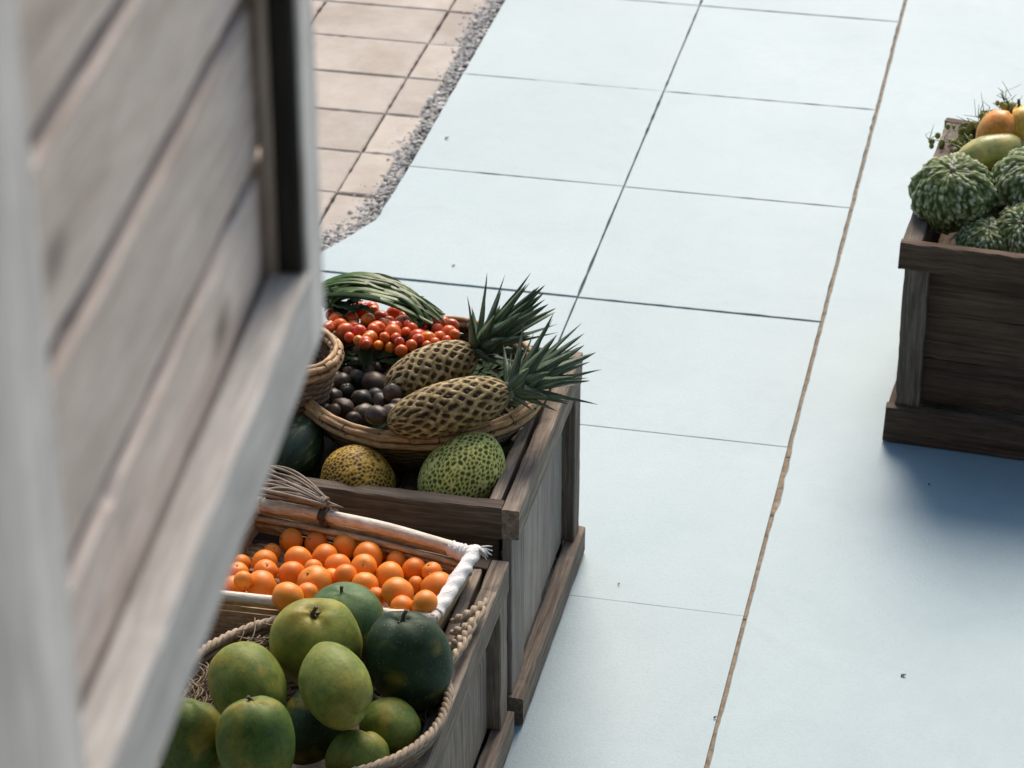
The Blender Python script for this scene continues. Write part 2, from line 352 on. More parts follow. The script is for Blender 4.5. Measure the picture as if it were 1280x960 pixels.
for ci, (xa, xb) in enumerate(cols):
    for r in range(len(ys)-1):
        ya, yb = ys[r], ys[r+1]
        if ya < 2.2: continue
        g0, g1 = gapY.get(ya, .004)/2, gapY.get(yb, .004)/2
        if ci == 0 and ya > 5.0: continue
        gl = .0013 if ci == 2 else (.001 if ci == 1 and ya > 6.4 else .002)
        gr = .0013 if ci == 1 else (.0 if ci == 2 else .002)
        P = [(xa+gl, ya+g0), (xb-gr, ya+g0), (xb-gr, yb-g1), (xa+gl, yb-g1)]
        if ci == 1 and abs(ya-6.470) < .01: P = [(-1.966, ya+g0), (xb-gr, ya+g0), (xb-gr, yb-g1), (xa+gl, yb-g1), (-1.842, 6.79), (-1.935, 6.571)]
        if ci == 1 and abs(ya-5.843) < .01: P[0] = (-2.235, ya+g0); P[3] = (-1.976, yb-g1)
        if ci == 1 and abs(ya-5.130) < .01: P[0] = (-2.40, ya+g0); P[3] = (-2.245, yb-g1)
        v, f = slab_mesh('tile', ragged(P, .0024 if ya > 5.9 else (.0008 if ya > 5.2 else .0002)), -.012, (rng.uniform(-.0012, .0012) if ya > 5.2 else 0.0), M['floor'], .0011 if ya > 5.2 else .0004)
        wpart('tile', v, f, M['floor'], pavement, smooth=False)
# right-hand slab: chipped along the seam
seam = []
for y in np.arange(-2.9, 12.0, .02):
    e = X2+.0115 + .0022*mnoise.noise(Vector((y*9, 0, 0))) + .0014*mnoise.noise(Vector((y*40, 5, 0)))
    if 5.46 < y < 5.86: e += .012*max(0, mnoise.noise(Vector((y*14, 9, 0))) + .45)*math.sin((y-5.46)/.4*math.pi)
    seam.append((e-.003, y))
poly = [(5.4, -2.9), (5.4, 12.0)] + [(x, y) for x, y in seam[::-1]]
v, f = slab_mesh('paving_slab', poly, -.012, .001, M['floor'], .0016); wpart('paving_slab', v, f, M['floor'], pavement, smooth=False)
# tan filler strip in the seam, in lengths
yy = 2.5
for L in (1.15, 1.47, .42, .26, .60, .72, .95, 1.1, 1.2):
    n = 40; v = []; f = []
    for i in range(n+1):
        y = yy+.002+(L-.004)*i/n; wv = .0016*mnoise.noise(Vector((y*23, 2, 0))); zz = -.0028+.0022*mnoise.noise(Vector((y*17, 7, 0)))
        xe = X2+.0115+wv+(.010 if 5.5 < y < 5.82 else 0)
        v += [(X2-.001, y, zz-.012), (X2+.0004, y, zz), (X2+.006, y, zz+.0012), (xe, y, zz-.0004), (xe, y, zz-.012)]
    for i in range(n):
        for k in range(4): f.append((i*5+k, i*5+k+1, i*5+5+k+1, i*5+5+k)[::-1])
    wpart('filler_strip', v, f, M['filler'], pavement, smooth=False); yy += L

yard = put('paved_yard', mesh('paved_yard', *slab_mesh('y', [(-6, 4.2), (-2.43, 5.0), (-1.94, 6.5), (-1.84, 6.8), (-1.84, 14), (-6, 14)], -.064, -.036, M['sand'], .002), M['sand'], smooth=False)); tag(yard, kind='structure')
pys = [6.165+.266*i for i in range(-6, 18)]
pxs = [-4.8, -4.4, -4.0, -3.6, -3.2, -2.8, -2.395, -1.998, -1.852]
for cj in range(8):
    ci = cj-4
    for r in range(23):
        ya, yb = pys[r], pys[r+1]
        if ci == 3 and ya < 6.6: continue
        if ci == 2 and ya < 5.9: continue
        if ci < 2 and ya < 5.3: continue
        j = lambda: rng.uniform(.0008, .0034)
        xb = pxs[cj+1]
        P = [(pxs[cj]+j(), ya+j()), (xb-j(), ya+j()), (xb-j(), yb-j()), (pxs[cj]+j(), yb-j())]
        if ci == 3: P = [(pxs[cj]+j(), ya+j()), (-1.885+rng.uniform(-.015, .015), ya+j()), (-1.885+rng.uniform(-.015, .015), yb-j()), (pxs[cj]+j(), yb-j())]
        v, f = slab_mesh('paver', ragged(P, .003, .02), -.045, -.018+rng.uniform(-.003, .003), M['paver'], .004)
        wpart('paver', v, f, M['paver'], yard, smooth=False)
# gravel along the pavement edge
mb = MB(); ico_v, ico_f = sphere(5, 3)
def edge_x(y): return -1.840 if y > 6.8 else (-1.842 - (6.8-y)*.417)
for k in range(8500):
    y = rng.uniform(5.7, 9.6)
    wdt = .078+.045*mnoise.noise(Vector((y*4.2, 3, 0)))+.02*mnoise.noise(Vector((y*17, 3, 0)))
    if y < 7.0: wdt += (7.0-y)*.07
    u = rng.random()
    x = edge_x(y) - .002 - u*wdt*(1.5 if rng.random() < .10 else 1)
    r = rng.uniform(.0022, .0072)*(1.25-u*.35)*(rng.uniform(1.4, 2.2) if k % 28 == 0 else 1)
    if k % 22 == 0: x -= rng.uniform(0, .05); r *= .8
    z = -.024+rng.uniform(0, .016)*(1-u)
    s = ico_v*(1+rng.uniform(-.3, .3, ico_v.shape))*r*np.array([1, rng.uniform(.7, 1.4), rng.uniform(.5, .9)])
    a = rng.uniform(0, 6.28); ca, sa = math.cos(a), math.sin(a); s = s @ np.array([[ca, sa, 0], [-sa, ca, 0], [0, 0, 1]])
    mb.add(s+np.array([x, y, z]), ico_f, np.tile((x, y, z), (len(s), 1))*np.array([7, 7, 7])+s)
gr = mb.part('gravel', M['gravel'], None, smooth=False); tag(gr, 'loose grey gravel along the edge of the blue pavement', 'gravel', kind='stuff')

# ------------------------------------------------------------------ unseen building behind: wall shaped to block sky light, balcony carries the shutter
def box(name, lo, hi, mat, parent):
    lo = np.array(lo, float); hi = np.array(hi, float); v = [(lo[0] if i & 1 == 0 else hi[0], lo[1] if i & 2 == 0 else hi[1], lo[2] if i & 4 == 0 else hi[2]) for i in range(8)]
    return wpart(name, v, [(0, 2, 3, 1), (4, 5, 7, 6), (0, 1, 5, 4), (2, 6, 7, 3), (0, 4, 6, 2), (1, 3, 7, 5)], mat, parent, smooth=False)
bld = thing('building', (0, -2.0, 0), 'plastered shop building with an upper balcony that carries the wooden shutter', 'building')
box('wall', (-9, -2.2, -.06), (10, -1.9, 7.4), M['clad'], bld)  # out of view; made tall, wide and dark to cut sky fill from behind
box('balcony_slab', (-.95, -1.9, 1.92), (4, 1.0, 2.06), M['clad'], bld)
box('roof', (-9.2, -2.4, 7.4), (10.2, -1.2, 7.55), M['clad'], bld)

# ------------------------------------------------------------------ shutter
TH = math.radians(5.0); sd_ = np.array([-math.sin(TH), math.cos(TH), 0]); sn = np.array([math.cos(TH), math.sin(TH), 0])
PC = np.array([-.561, 1.906, 2.422])
def SP(s, off, z): return PC + sd_*s + sn*off + np.array([0, 0, z-PC[2]])
post = put('support_post', None, T(SP(-.90, -.02, 1.99)), bld)
plank('post_timber', SP(-.885, -.02, 2.05), SP(-.885, -.02, 4.4), sn, .10, .09, M['shutter_frame'], post)
sh = thing('shutter', SP(-.4, 0, 2.42), 'tall whitewashed wooden shutter of horizontal boards, blurred beside the crates', 'shutter')
ZB, ZT = 2.422, 4.15
plank('stile', SP(-.0275, -.0150, ZB), SP(-.0275, -.0150, ZT), sn, .055, .033, M['shutter_frame'], sh, .0008, 3)
plank('stile', SP(-.765, -.0125, ZB+.002), SP(-.765, -.0125, ZT), sn, .125, .027, M['shutter_frame'], sh, .0008, 2)
plank('rail', SP(-.702, -.0125, ZB+.038), SP(-.0555, -.0125, ZB+.038), sn, .076, .030, M['shutter_frame'], sh, .0008, 4)
plank('rail', SP(-.702, -.0125, ZT-.05), SP(-.0555, -.0125, ZT-.05), sn, .10, .030, M['shutter_frame'], sh, .0008, 2)
zb = [2.44, 2.583, 2.716, 2.845]
while zb[-1] < ZT-.1: zb.append(zb[-1]+.132)
for i in range(len(zb)-1):
    plank('board', SP(-.82, -.042+rng.uniform(-.001, .001), (zb[i]+zb[i+1])/2), SP(-.006, -.042, (zb[i]+zb[i+1])/2), sn, zb[i+1]-zb[i]-.016, .020, M['shutter'], sh, .0009, 2, .004)
plank('edge_batten', SP(-.0605, -.0105, ZB+.078), SP(-.0605, -.0105, ZT-.1), sn, .010, .018, M['tar'], sh, .0008, 2)  # strip added as painted shade along the stile's inner face
plank('backing_board', SP(-.82, -.066, (ZB+ZT)/2), SP(-.004, -.066, (ZB+ZT)/2), sn, ZT-ZB-.02, .014, M['dark_rail'], sh)

# ------------------------------------------------------------------ crates
def crate(x0, x1, y0, y1, h, label, floor_z, mats, yaw=0.0):
    cx, cy = (x0+x1)/2, (y0+y1)/2
    c = thing('wooden_crate', (cx, cy, 0), label, 'crate')
    mr, mp, mi = mats
    rt, rh = .034, .068
    Q = lambda x, y, z: (x, y, z)
    sides = []
    for sx, xx in ((1, x1), (-1, x0)):
        # outside top rail, bottom rail, posts, recessed wide boards, inside lining slat
        plank('top_rail', Q(xx-sx*rt/2, y0, h-rh/2), Q(xx-sx*rt/2, y1, h-rh/2), (1, 0, 0), rh, rt, mr, c, .0016, 5)
        plank('bottom_rail', Q(xx-sx*rt/2+sx*.010, y0-.006, .036), Q(xx-sx*rt/2+sx*.010, y1+.006, .036), (1, 0, 0), .064, rt, mr, c, .0016, 5)
        plank('post', Q(xx-sx*.0215, y1-.033, .070), Q(xx-sx*.0215, y1-.033, h-rh-.002), (1, 0, 0), .060, .038, mr, c, .0014, 4)
        plank('post', Q(xx-sx*.0245, y0+.062, .070), Q(xx-sx*.0245, y0+.062, h-rh-.002), (1, 0, 0), .118, .020, mp, c, .0012, 2)
        nb = 2; ya, yb = y0+.123, y1-.066
        for k in range(nb):
            a = ya+(yb-ya)*k/nb+.0015; b = ya+(yb-ya)*(k+1)/nb-.0015
            plank('side_board', Q(xx-sx*(.033+.003*k), (a+b)/2, .069), Q(xx-sx*(.033+.003*k), (a+b)/2, h-rh-.004), (1, 0, 0), b-a, .014, mp, c, .001, 1)
        plank('lining_slat', Q(xx-sx*(rt+.009+.012), y0+.034, h-.026), Q(xx-sx*(rt+.009+.012), y1-.034, h-.028), (1, 0, 0), .052, .022, mr, c, .0018, 5)
    for sy, yv in ((1, y1), (-1, y0)):
        plank('top_rail', Q(x0+.035, yv-sy*.017, h-.034), Q(x1-.035, yv-sy*.017, h-.034), (0, 1, 0), .070, .034, mi, c, .0016, 5)
        plank('bottom_rail', Q(x0+.035, yv-sy*.017, .035), Q(x1-.035, yv-sy*.017, .035), (0, 1, 0), .064, .034, mi, c, .0016, 3)
        nb = 3; za, zc = .070, h-.074
        for k in range(nb):
            a = za+(zc-za)*k/nb+.002; b = za+(zc-za)*(k+1)/nb-.002
            plank('end_board', Q(x0+.045, yv-sy*.030, (a+b)/2), Q(x1-.045, yv-sy*.030, (a+b)/2), (0, 1, 0), b-a, .014, mi, c, .001, 1)
    n = 5; xa, xb = x0+.072, x1-.072
    for k in range(n):
        a = xa+(xb-xa)*k/n+.003; b = xa+(xb-xa)*(k+1)/n-.003
        plank('floor_board', Q((a+b)/2, y0+.042, floor_z-.008), Q((a+b)/2, y1-.042, floor_z-.008), (0, 0, 1), b-a, .014, mi, c, .0008, 0)
    return c
FZ = .345; BZ = .415
crate(-1.66, -1.000, 3.745, 4.595, .425, 'weathered wooden crate holding the green mangoes and the mandarins', FZ, (M['crate'], M['crate'], M['dark_rail']))
crate(-1.68, -.992, 4.652, 5.295, .505, 'weathered wooden crate holding the pineapple basket and the melons', BZ, (M['crate'], M['panel'], M['dark_rail']))

def dark_crate():
    c = thing('wooden_crate', (-.08, 6.28, 0), 'dark brown wooden crate of scaly green squashes standing alone on the pavement', 'crate')
    a = math.radians(-3.6); ca, sa = math.cos(a), math.sin(a); o = np.array([-.385, 5.932])
    W, D, h = .62, .71, .512
    def Q(u, v_, z): return (o[0]+ca*u-sa*v_, o[1]+sa*u+ca*v_, z)
    ex = np.array([ca, sa, 0]); ey = np.array([-sa, ca, 0]); md, mr = M['dark_crate'], M['worn_rail']
    for v0, s in ((0, 1), (D, -1)):
        plank('top_rail', Q(-.002, v0+s*.0125, h-.032), Q(W+.002, v0+s*.0125, h-.032), ey, .066, .025, md, c, .0018, 7)
        plank('bottom_rail', Q(-.006, v0-s*.004, .048), Q(W+.006, v0-s*.004, .048), ey, .088, .030, md, c, .0018, 6)
        plank('skid', Q(-.002, v0+s*.016, .008), Q(W+.002, v0+s*.016, .008), ey, .016, .05, md, c, .0012, 3)
        for u0 in (.040, W-.040):
            plank('post', Q(u0, v0+s*.018, .093), Q(u0, v0+s*.018, h-.067), ey, .056, .030, mr if u0 < .1 else md, c, .0018, 7)
        nb = 3; za, zc = .093, h-.068
        for k in range(nb):
            p = za+(zc-za)*k/nb+.0003; q = za+(zc-za)*(k+1)/nb-.0003
            plank('end_board', Q(.062, v0+s*(.036+.0003*k), (p+q)/2), Q(W-.062, v0+s*(.036+.0003*k), (p+q)/2), ey, q-p, .014, md, c, .0012, 2)
    for u0, s in ((0, 1), (W, -1)):
        plank('top_rail', Q(u0+s*.022, .026, h-.030), Q(u0+s*.022, D-.026, h-.030), ex, .056, .044, mr, c, .0018, 7)
        plank('bottom_rail', Q(u0+s*.011, .013, .048), Q(u0+s*.011, D-.013, .048), ex, .084, .030, md, c, .0016, 4)
        nb = 3; za, zc = .093, h-.06
        for k in range(nb):
            p = za+(zc-za)*k/nb+.0012; q = za+(zc-za)*(k+1)/nb-.0012
            plank('side_board', Q(u0+s*.024, .036, (p+q)/2), Q(u0+s*.024, D-.036, (p+q)/2), ex, q-p, .016, md, c, .0012, 3)
    n = 5; xa, xb = .05, W-.05
    for k in range(n):
        p = xa+(xb-xa)*k/n+.003; q = xa+(xb-xa)*(k+1)/n-.003
        plank('floor_board', Q((p+q)/2, .05, .392), Q((p+q)/2, D-.05, .392), (0, 0, 1), q-p, .014, md, c, .0008)
    return Q
RQ = dark_crate()

# ------------------------------------------------------------------ baskets
def basket(cx, cy, z0, z1, r0, r1, label, wmat, rmat, nst=34, rows=None, tr=.0042, rim='cane', lean=(0, 0), cat='basket', ex=1.0):
    b = thing('wicker_basket', (cx, cy, z0), label, cat)
    def prof(t): return r0+(r1-r0)*(1-(1-t)**1.8)
    rows = rows or int((z1-z0)/(tr*1.55))
    def P(ang, t, dr=0, dz=0):
        z = z0+.006+(z1-z0-.006)*t; r = prof(t)+dr
        return np.stack([cx+lean[0]*t+ex*r*np.cos(ang), cy+lean[1]*t+r*np.sin(ang), np.full_like(ang, z)+dz], 1)
    mb = MB(); N = nst*4; ang = np.linspace(0, 2*np.pi, N, endpoint=False)
    for j in range(rows):
        t = (j+.5)/rows
        mb.add(*tube(P(ang, t, .0030*np.cos(nst/2*ang+np.pi*j) + rng.normal(0, .0005, N), rng.normal(0, .0005, N)), tr*rng.uniform(.9, 1.1), 5, True))
    tag(mb.part('weave', wmat, b), kind='stuff')
    mb = MB(); tt = np.linspace(0, 1.0, 10)
    for k in range(nst):
        a = 2*np.pi*k/nst; mb.add(*tube(np.array([P(np.array([a]), x)[0] for x in tt]), .0028, 5))
    tag(mb.part('stakes', wmat, b), kind='stuff')
    v, f = [], []
    nn = 32
    for i in range(nn): a = 2*np.pi*i/nn; v += [(cx+ex*(r0+.004)*math.cos(a), cy+(r0+.004)*math.sin(a), z0), (cx+ex*(r0+.004)*math.cos(a), cy+(r0+.004)*math.sin(a), z0+.008)]
    f = [(2*i, 2*((i+1) % nn), 2*((i+1) % nn)+1, 2*i+1) for i in range(nn)] + [tuple(range(1, 2*nn, 2)), tuple(range(0, 2*nn, 2))[::-1]]
    wpart('base', v, f, wmat, b, smooth=False)
    N = 200; ang = np.linspace(0, 2*np.pi, N, endpoint=False)
    wob = np.array([mnoise.noise(Vector((math.cos(a)*2, math.sin(a)*2, cx*7))) for a in ang])*.006
    if rim == 'cane':
        for dr, dz, rr in ((.007, .005, .0076), (-.006, .003, .0064), (.009, -.010, .0070), (0, .012, .0060)):
            w2 = wob*.5+np.array([mnoise.noise(Vector((math.cos(a)*5, math.sin(a)*5, dr*900)))for a in ang])*.0025
            p = P(ang, 1.0, dr, dz); p[:, 2] += w2; p[:, :2] += rng.normal(0, .0003, (N, 2))
            v_, f_, g_ = tube(p, rr*(1+.12*np.sin(ang*9+dz*800)), 7, True); wpart('rim_cane', v_, f_, rmat, b, gc=g_)
        mb = MB()
        for k in range(26):
            a0 = 2*np.pi*k/26+rng.uniform(-.06, .06); u = np.linspace(0, 2*np.pi, 12)
            c0 = P(np.array([a0]), 1.0, .001, 0)[0]; er = np.array([math.cos(a0), math.sin(a0), 0]); et = np.array([-er[1], er[0], 0])
            mb.add(*tube(c0+np.outer(np.cos(u)*.0135, er)+np.outer(np.sin(u)*.0145, (0, 0, 1))+np.outer((u-3.1)*.0012, et), .0019, 4))
        tag(mb.part('rim_binding', wmat, b), kind='stuff')
    else:                      # braided rope rim
        turns = 34
        for k in range(3):
            ph = ang*turns+k*2*np.pi/3
            p = P(ang, 1.0, .0048*np.cos(ph), .0048*np.sin(ph)); p[:, 2] += wob
            v_, f_, g_ = tube(p, .0052*(1+.1*np.sin(ang*31)), 7, True); wpart('rope_strand', v_, f_, rmat, b, gc=g_)
    return b
# pineapple basket
c1 = atz(529, 472, .55); B1 = (c1[0]-.002, c1[1]-.006); B1R = .246
basket(B1[0], B1[1], BZ, .55, .145, B1R, 'round wicker basket of pineapples, plums and tomatoes in the back crate', M['wicker'], M['cane'], 38)
# small basket leaning over its left side
c2 = atz(362, 442, .63)
basket(c2[0]-.03, c2[1], BZ, .63, .062, .094, 'small tall wicker basket squeezed in beside the pineapple basket', M['straw'], M['cane'], 22, lean=(.03, 0), tr=.0046)
# mango basket
c3 = atz(388, 868, .47); B3 = (c3[0], c3[1]); B3R = .243
basket(B3[0], B3[1], FZ, .47, .150, B3R, 'round straw basket with twisted rope rim heaped with green mangoes', M['straw'], M['braid'], 30, rim='rope', tr=.0046)

# ------------------------------------------------------------------ cane tray of mandarins
TZ = .478
def quad_tray():
    c = [atz(318, 632, TZ), atz(592, 694, TZ), atz(541, 776, TZ), atz(228, 742, TZ)]     # BL BR FR FL
    c = [np.array(p) for p in c]; cen = sum(c)/4
    t = thing('cane_tray', (cen[0], cen[1], FZ), 'rectangular bamboo-rimmed cane tray filled with small mandarins', 'tray')
    bot = [cen+(p-cen)*.90 for p in c]
    for p in bot: p[2] = FZ+.006
    names = [(0, 1), (1, 2), (2, 3), (3, 0)]
    for i, j in names:
        A, Bq, D, E = bot[i], bot[j], c[j], c[i]
        nrm = np.cross(Bq-A, E-A)
        for k in range(9):
            u = (k+.5)/9; a = A+(E-A)*u; b = Bq+(D-Bq)*u
            plank('cane_strip', a, b, nrm, .0128, .0040+.001*(k % 2), M['tray'], t, .0006, 0, .001, 12)
    # floor
    mb = MB()
    for k in range(16):
        u = (k+.5)/16; a = bot[0]*.5+c[0]*.5+(bot[3]-bot[0]+c[3]-c[0])*.5*u; b = bot[1]*.5+c[1]*.5+(bot[2]-bot[1]+c[2]-c[1])*.5*u
        mb.add(*tube(np.linspace(a, b, 6), .0085, 6))
    tag(mb.part('floor_canes', M['tray'], t), kind='stuff')
    # rims
    for (i, j), rr, bow in ((names[0], .0125, .012), (names[2], .0105, .002), (names[3], .0115, .0), (names[1], .0110, .0)):
        u = np.linspace(-.015, 1.015, 40); p = c[i]+np.outer(u, c[j]-c[i]); p[:, 2] += .004+bow*np.sin(np.clip(u, 0, 1)*np.pi)
        rad = rr*(1+.05*np.sin(u*13+i))*np.where(abs((u*4.3) % 1-.5) < .03, 1.12, 1.0)
        v, f, g = tube(p, rad, 10); wpart('bamboo_rim', v, f, M['bamboo'], t, gc=g)
    for dz, rr, off in ((-.020, .006, .004), (-.034, .0055, .002)):
        u = np.linspace(0, 1, 30); inn = (cen-(c[0]+c[1])/2); inn[2] = 0; inn /= np.linalg.norm(inn)
        p = c[0]+np.outer(u, c[1]-c[0])+inn*(.010+off); p[:, 2] += dz+.010*np.sin(u*np.pi)
        v, f, g = tube(p, rr, 8); wpart('inner_cane', v, f, M['tray'], t, gc=g)
    # white cloth wrapped round the right end and at the back-left corner
    for nm, P0, P1, r0, seed, s in (('cloth_wrap', c[1]+(c[2]-c[1])*-.05, c[1]+(c[2]-c[1])*.93, .0135, 2, 1), ('cloth_wrap', c[1]+(c[0]-c[1])*.10, c[1]+(c[2]-c[1])*.06, .0150, 4, 1), ('cloth_wrap', c[0]+(c[1]-c[0])*-.06, c[0]+(c[1]-c[0])*.035, .017, 6, 1)):
        n, sd = 46, 18; u = np.linspace(0, 1, n); ctr = P0+np.outer(u, P1-P0); ctr[:, 2] += .005
        v, f, g = tube(ctr, 1.0, sd)
        v = v.reshape(n, sd, 3); d = v-ctr[:, None]
        rr = np.zeros((n, sd))
        for a in range(n):
            for k in range(sd):
                an = 2*math.pi*k/sd; tw = an+u[a]*7
                rr[a, k] = r0*(1+.20*mnoise.noise(Vector((math.cos(tw)*1.5, math.sin(tw)*1.5, u[a]*9+seed)))+.10*math.sin(tw*3+u[a]*16))*(.93+.12*math.sin(u[a]*math.pi))
        v = (ctr[:, None]+d*rr[..., None]).reshape(-1, 3); wpart(nm, v, f, M['cloth'], t)
    # frayed cloth end
    mb = MB(); e = c[1]+np.array([.006, .006, .012])
    for k in range(26):
        a = rng.uniform(-.9, 1.1); L = rng.uniform(.012, .030); d = np.array([math.cos(a), math.sin(a)*.8, rng.uniform(-.3, .5)])
        p = np.array([e+d*L*x+np.array([0, 0, -.010*x*x])+rng.normal(0, .002, 3)*(x == 0) for x in np.linspace(0, 1, 5)]); mb.add(*tube(p, np.linspace(.0028, .0009, 5), 5))
    tag(mb.part('frayed_cloth', M['cloth'], t), kind='stuff')
    # dark knot on the back rim
    kx = c[0]+(c[1]-c[0])*.33+np.array([0, 0, .016]); mb = MB()
    for k in range(5):
        u = np.linspace(0, 2*np.pi, 14); r_ = .0155+.001*k; ax = (c[1]-c[0])/np.linalg.norm(c[1]-c[0]); sx = np.cross(ax, (0, 0, 1))
        mb.add(*tube(kx-np.array([0, 0, .004])+np.outer(np.cos(u)*r_, sx)+np.outer(np.sin(u)*r_, (0, 0, 1))+ax*(k-2)*.0034+np.outer((u-3)*.0007, ax), .0024, 5))
    mb.part('tie_knot', M['stem'], t)
    return t, c, bot
tray, TC, TB = quad_tray()
# vine bundle lying on the tray's far corner and the crate's edge
vb = thing('vine_bundle', atz(385, 612, .52), 'bundle of dried vine stalks tied together, lying beside the mandarin tray', 'bundle')
mb = MB(); e1 = atz(409, 630, .515)
for k in range(22):
    s = rng.normal(0, 1, 3)*np.array([.010, .010, .008]); e0 = atz(322+rng.uniform(-22, 12), 590+rng.uniform(-16, 28), .535)
    u = np.linspace(0, 1, 14)[:, None]; p = e0*(1-u)+(e1+s*.45)*u+np.outer(np.sin(u[:, 0]*np.pi), s*.6+np.array([0, 0, .010])); mb.add(*tube(p, rng.uniform(.0022, .0042), 5))
for k in range(6):
    u = np.linspace(0, 1, 7)[:, None]; d = np.array([rng.uniform(.01, .035), rng.uniform(-.02, .01), rng.uniform(-.012, .006)]); mb.add(*tube(e1+u*d+rng.normal(0, .003, 3), np.linspace(.003, .001, 7), 5))
tag(mb.part('stalks', M['vine'], vb), kind='stuff')
mb = MB(); ax = (e1-atz(330, 595, .535)); ax /= np.linalg.norm(ax); sx = np.cross(ax, (0, 0, 1)); sx /= np.linalg.norm(sx); up = np.cross(sx, ax)
for k in range(3):
    u = np.linspace(0, 2*np.pi, 16); mb.add(*tube(e1-ax*(.004+.004*k)+np.outer(np.cos(u)*.012, sx)+np.outer(np.sin(u)*.011, up), .0022, 5))
mb.part('tie', M['vine'], vb)

# ------------------------------------------------------------------ piles: settle spheres along their rays
def settle(px, floor, z_start, wall=None, iters=500, gap=.985, fixed=(), span=9.0):
    """px: (x, y, r_px). returns centres, radii; each stays on its own sight line, so layer heights come from contact"""
    n = len(px); D = np.array([ray(a, b) for a, b, _ in px]); D = D/np.abs(D[:, 2:3])      # per metre of drop
    z = np.array(z_start, float).copy(); R = np.array([q[2] for q in px], float)
    for it in range(iters):
        C_ = _C + D*(CAM_H-z)[:, None]; rad = R/F_PX*((C_-_C)@_F)
        z -= .0006*(1-it/iters)
        z = np.maximum(z, floor+rad)
        for _ in range(2):
            C_ = _C + D*(CAM_H-z)[:, None]
            d = C_[:, None]-C_[None]; dist = np.linalg.norm(d, axis=2)+np.eye(n); ov = (rad[:, None]+rad[None])*gap-dist; np.fill_diagonal(ov, 0)
            i, j = np.where(np.triu(ov > 0))
            for a, b in zip(i, j):
                dd = d[a, b]; L = dist[a, b]; sa = -(dd@D[a])/L; sb = (dd@D[b])/L      # d dist / d z
                g2 = sa*sa+sb*sb
                if g2 < 1e-4: continue
                st = .3*ov[a, b]/max(g2, .15); z[a] += st*sa; z[b] += st*sb
            for q, qr in fixed:
                dd = C_-q; L = np.linalg.norm(dd, axis=1); o = (rad+qr)*gap-L; m = o > 0
                s = -(dd*D).sum(1)/L; z += np.where(m, .3*o*s/np.maximum(s*s, .15), 0)
        z = np.clip(z, floor+rad, floor+span)
    C_ = _C + D*(CAM_H-z)[:, None]; return C_, R/F_PX*((C_-_C)@_F)
def rotm(): 
    q = rng.normal(0, 1, 4); q /= np.linalg.norm(q); from mathutils import Quaternion
    return Quaternion([float(x) for x in q]).to_matrix().to_4x4()
def S(s): return Matrix.Diagonal((s[0], s[1], s[2], 1.0)) if hasattr(s, '__len__') else Matrix.Diagonal((s, s, s, 1.0))
def align(zdir, roll=0.0):
    return Vector([float(c) for c in zdir]).to_track_quat('Z', 'Y').to_matrix().to_4x4() @ Matrix.Rotation(roll, 4, 'Z')

# mandarins
oc = [(364,676,15.5),(395,679,14.5),(406,697,17.5),(432,683,16.5),(460,696,19),(373,700,18),(331,703,16),(302,705,12),(332,714,15),(297,716,14),(365,718,17.5),(327,733,20.5),(304,725,12),(392,711,12),(422,708,17),(455,709,16.5),(496,702,14),(518,713,16),(487,721,19),(432,720,15),(393,728,21.5),(456,731,17),(497,741,20.5),(520,731,11),(547,735,21.5),(531,755,17.5),(291,737,17.5),(360,747,20.5),(470,747,13),(503,760,16),(415,724,14),(445,752,15),(276,714,14),(268,737,15),(384,742,14),(340,690,11),(478,690,11),(540,715,13)]
sv_, sf_ = sphere(28, 20)
def mand(seed):
    v = sv_.copy(); th = np.arccos(np.clip(v[:, 2], -1, 1)); v *= (1-.10*np.exp(-(th/.22)**2)-.05*np.exp(-((np.pi-th)/.25)**2)+.025*fbm(v, 1.6, seed, 2))[:, None]; v[:, 2] *= .93
    return v
om = []
for k in range(5):
    v = mand(k); om.append(mesh('mandarin', v, sf_, M['mandarin'], gc=v*.027))
sb_v, sb_f, _ = tube(np.array([(0, 0, .80), (0, 0, .90), (.01, 0, .96)]), [.09, .08, .04], 6)
stem_me = mesh('stem', sb_v, sb_f, M['bud'])
OC, OR = settle(oc, .421, [.47+.03*rng.random() for _ in oc], span=.072)
for k, (p, r) in enumerate(zip(OC, OR)):
    m = T(p) @ align((rng.normal(0, .6), rng.normal(-.2, .6), rng.normal(.3, .6))) @ S(r*1.02)
    o = thing('mandarin', p, 'small round orange mandarin lying loose in the bamboo-rimmed tray', 'mandarin', 'mandarins in the bamboo-rimmed tray', om[k % 5], m)
    put('stem', stem_me, m, o)

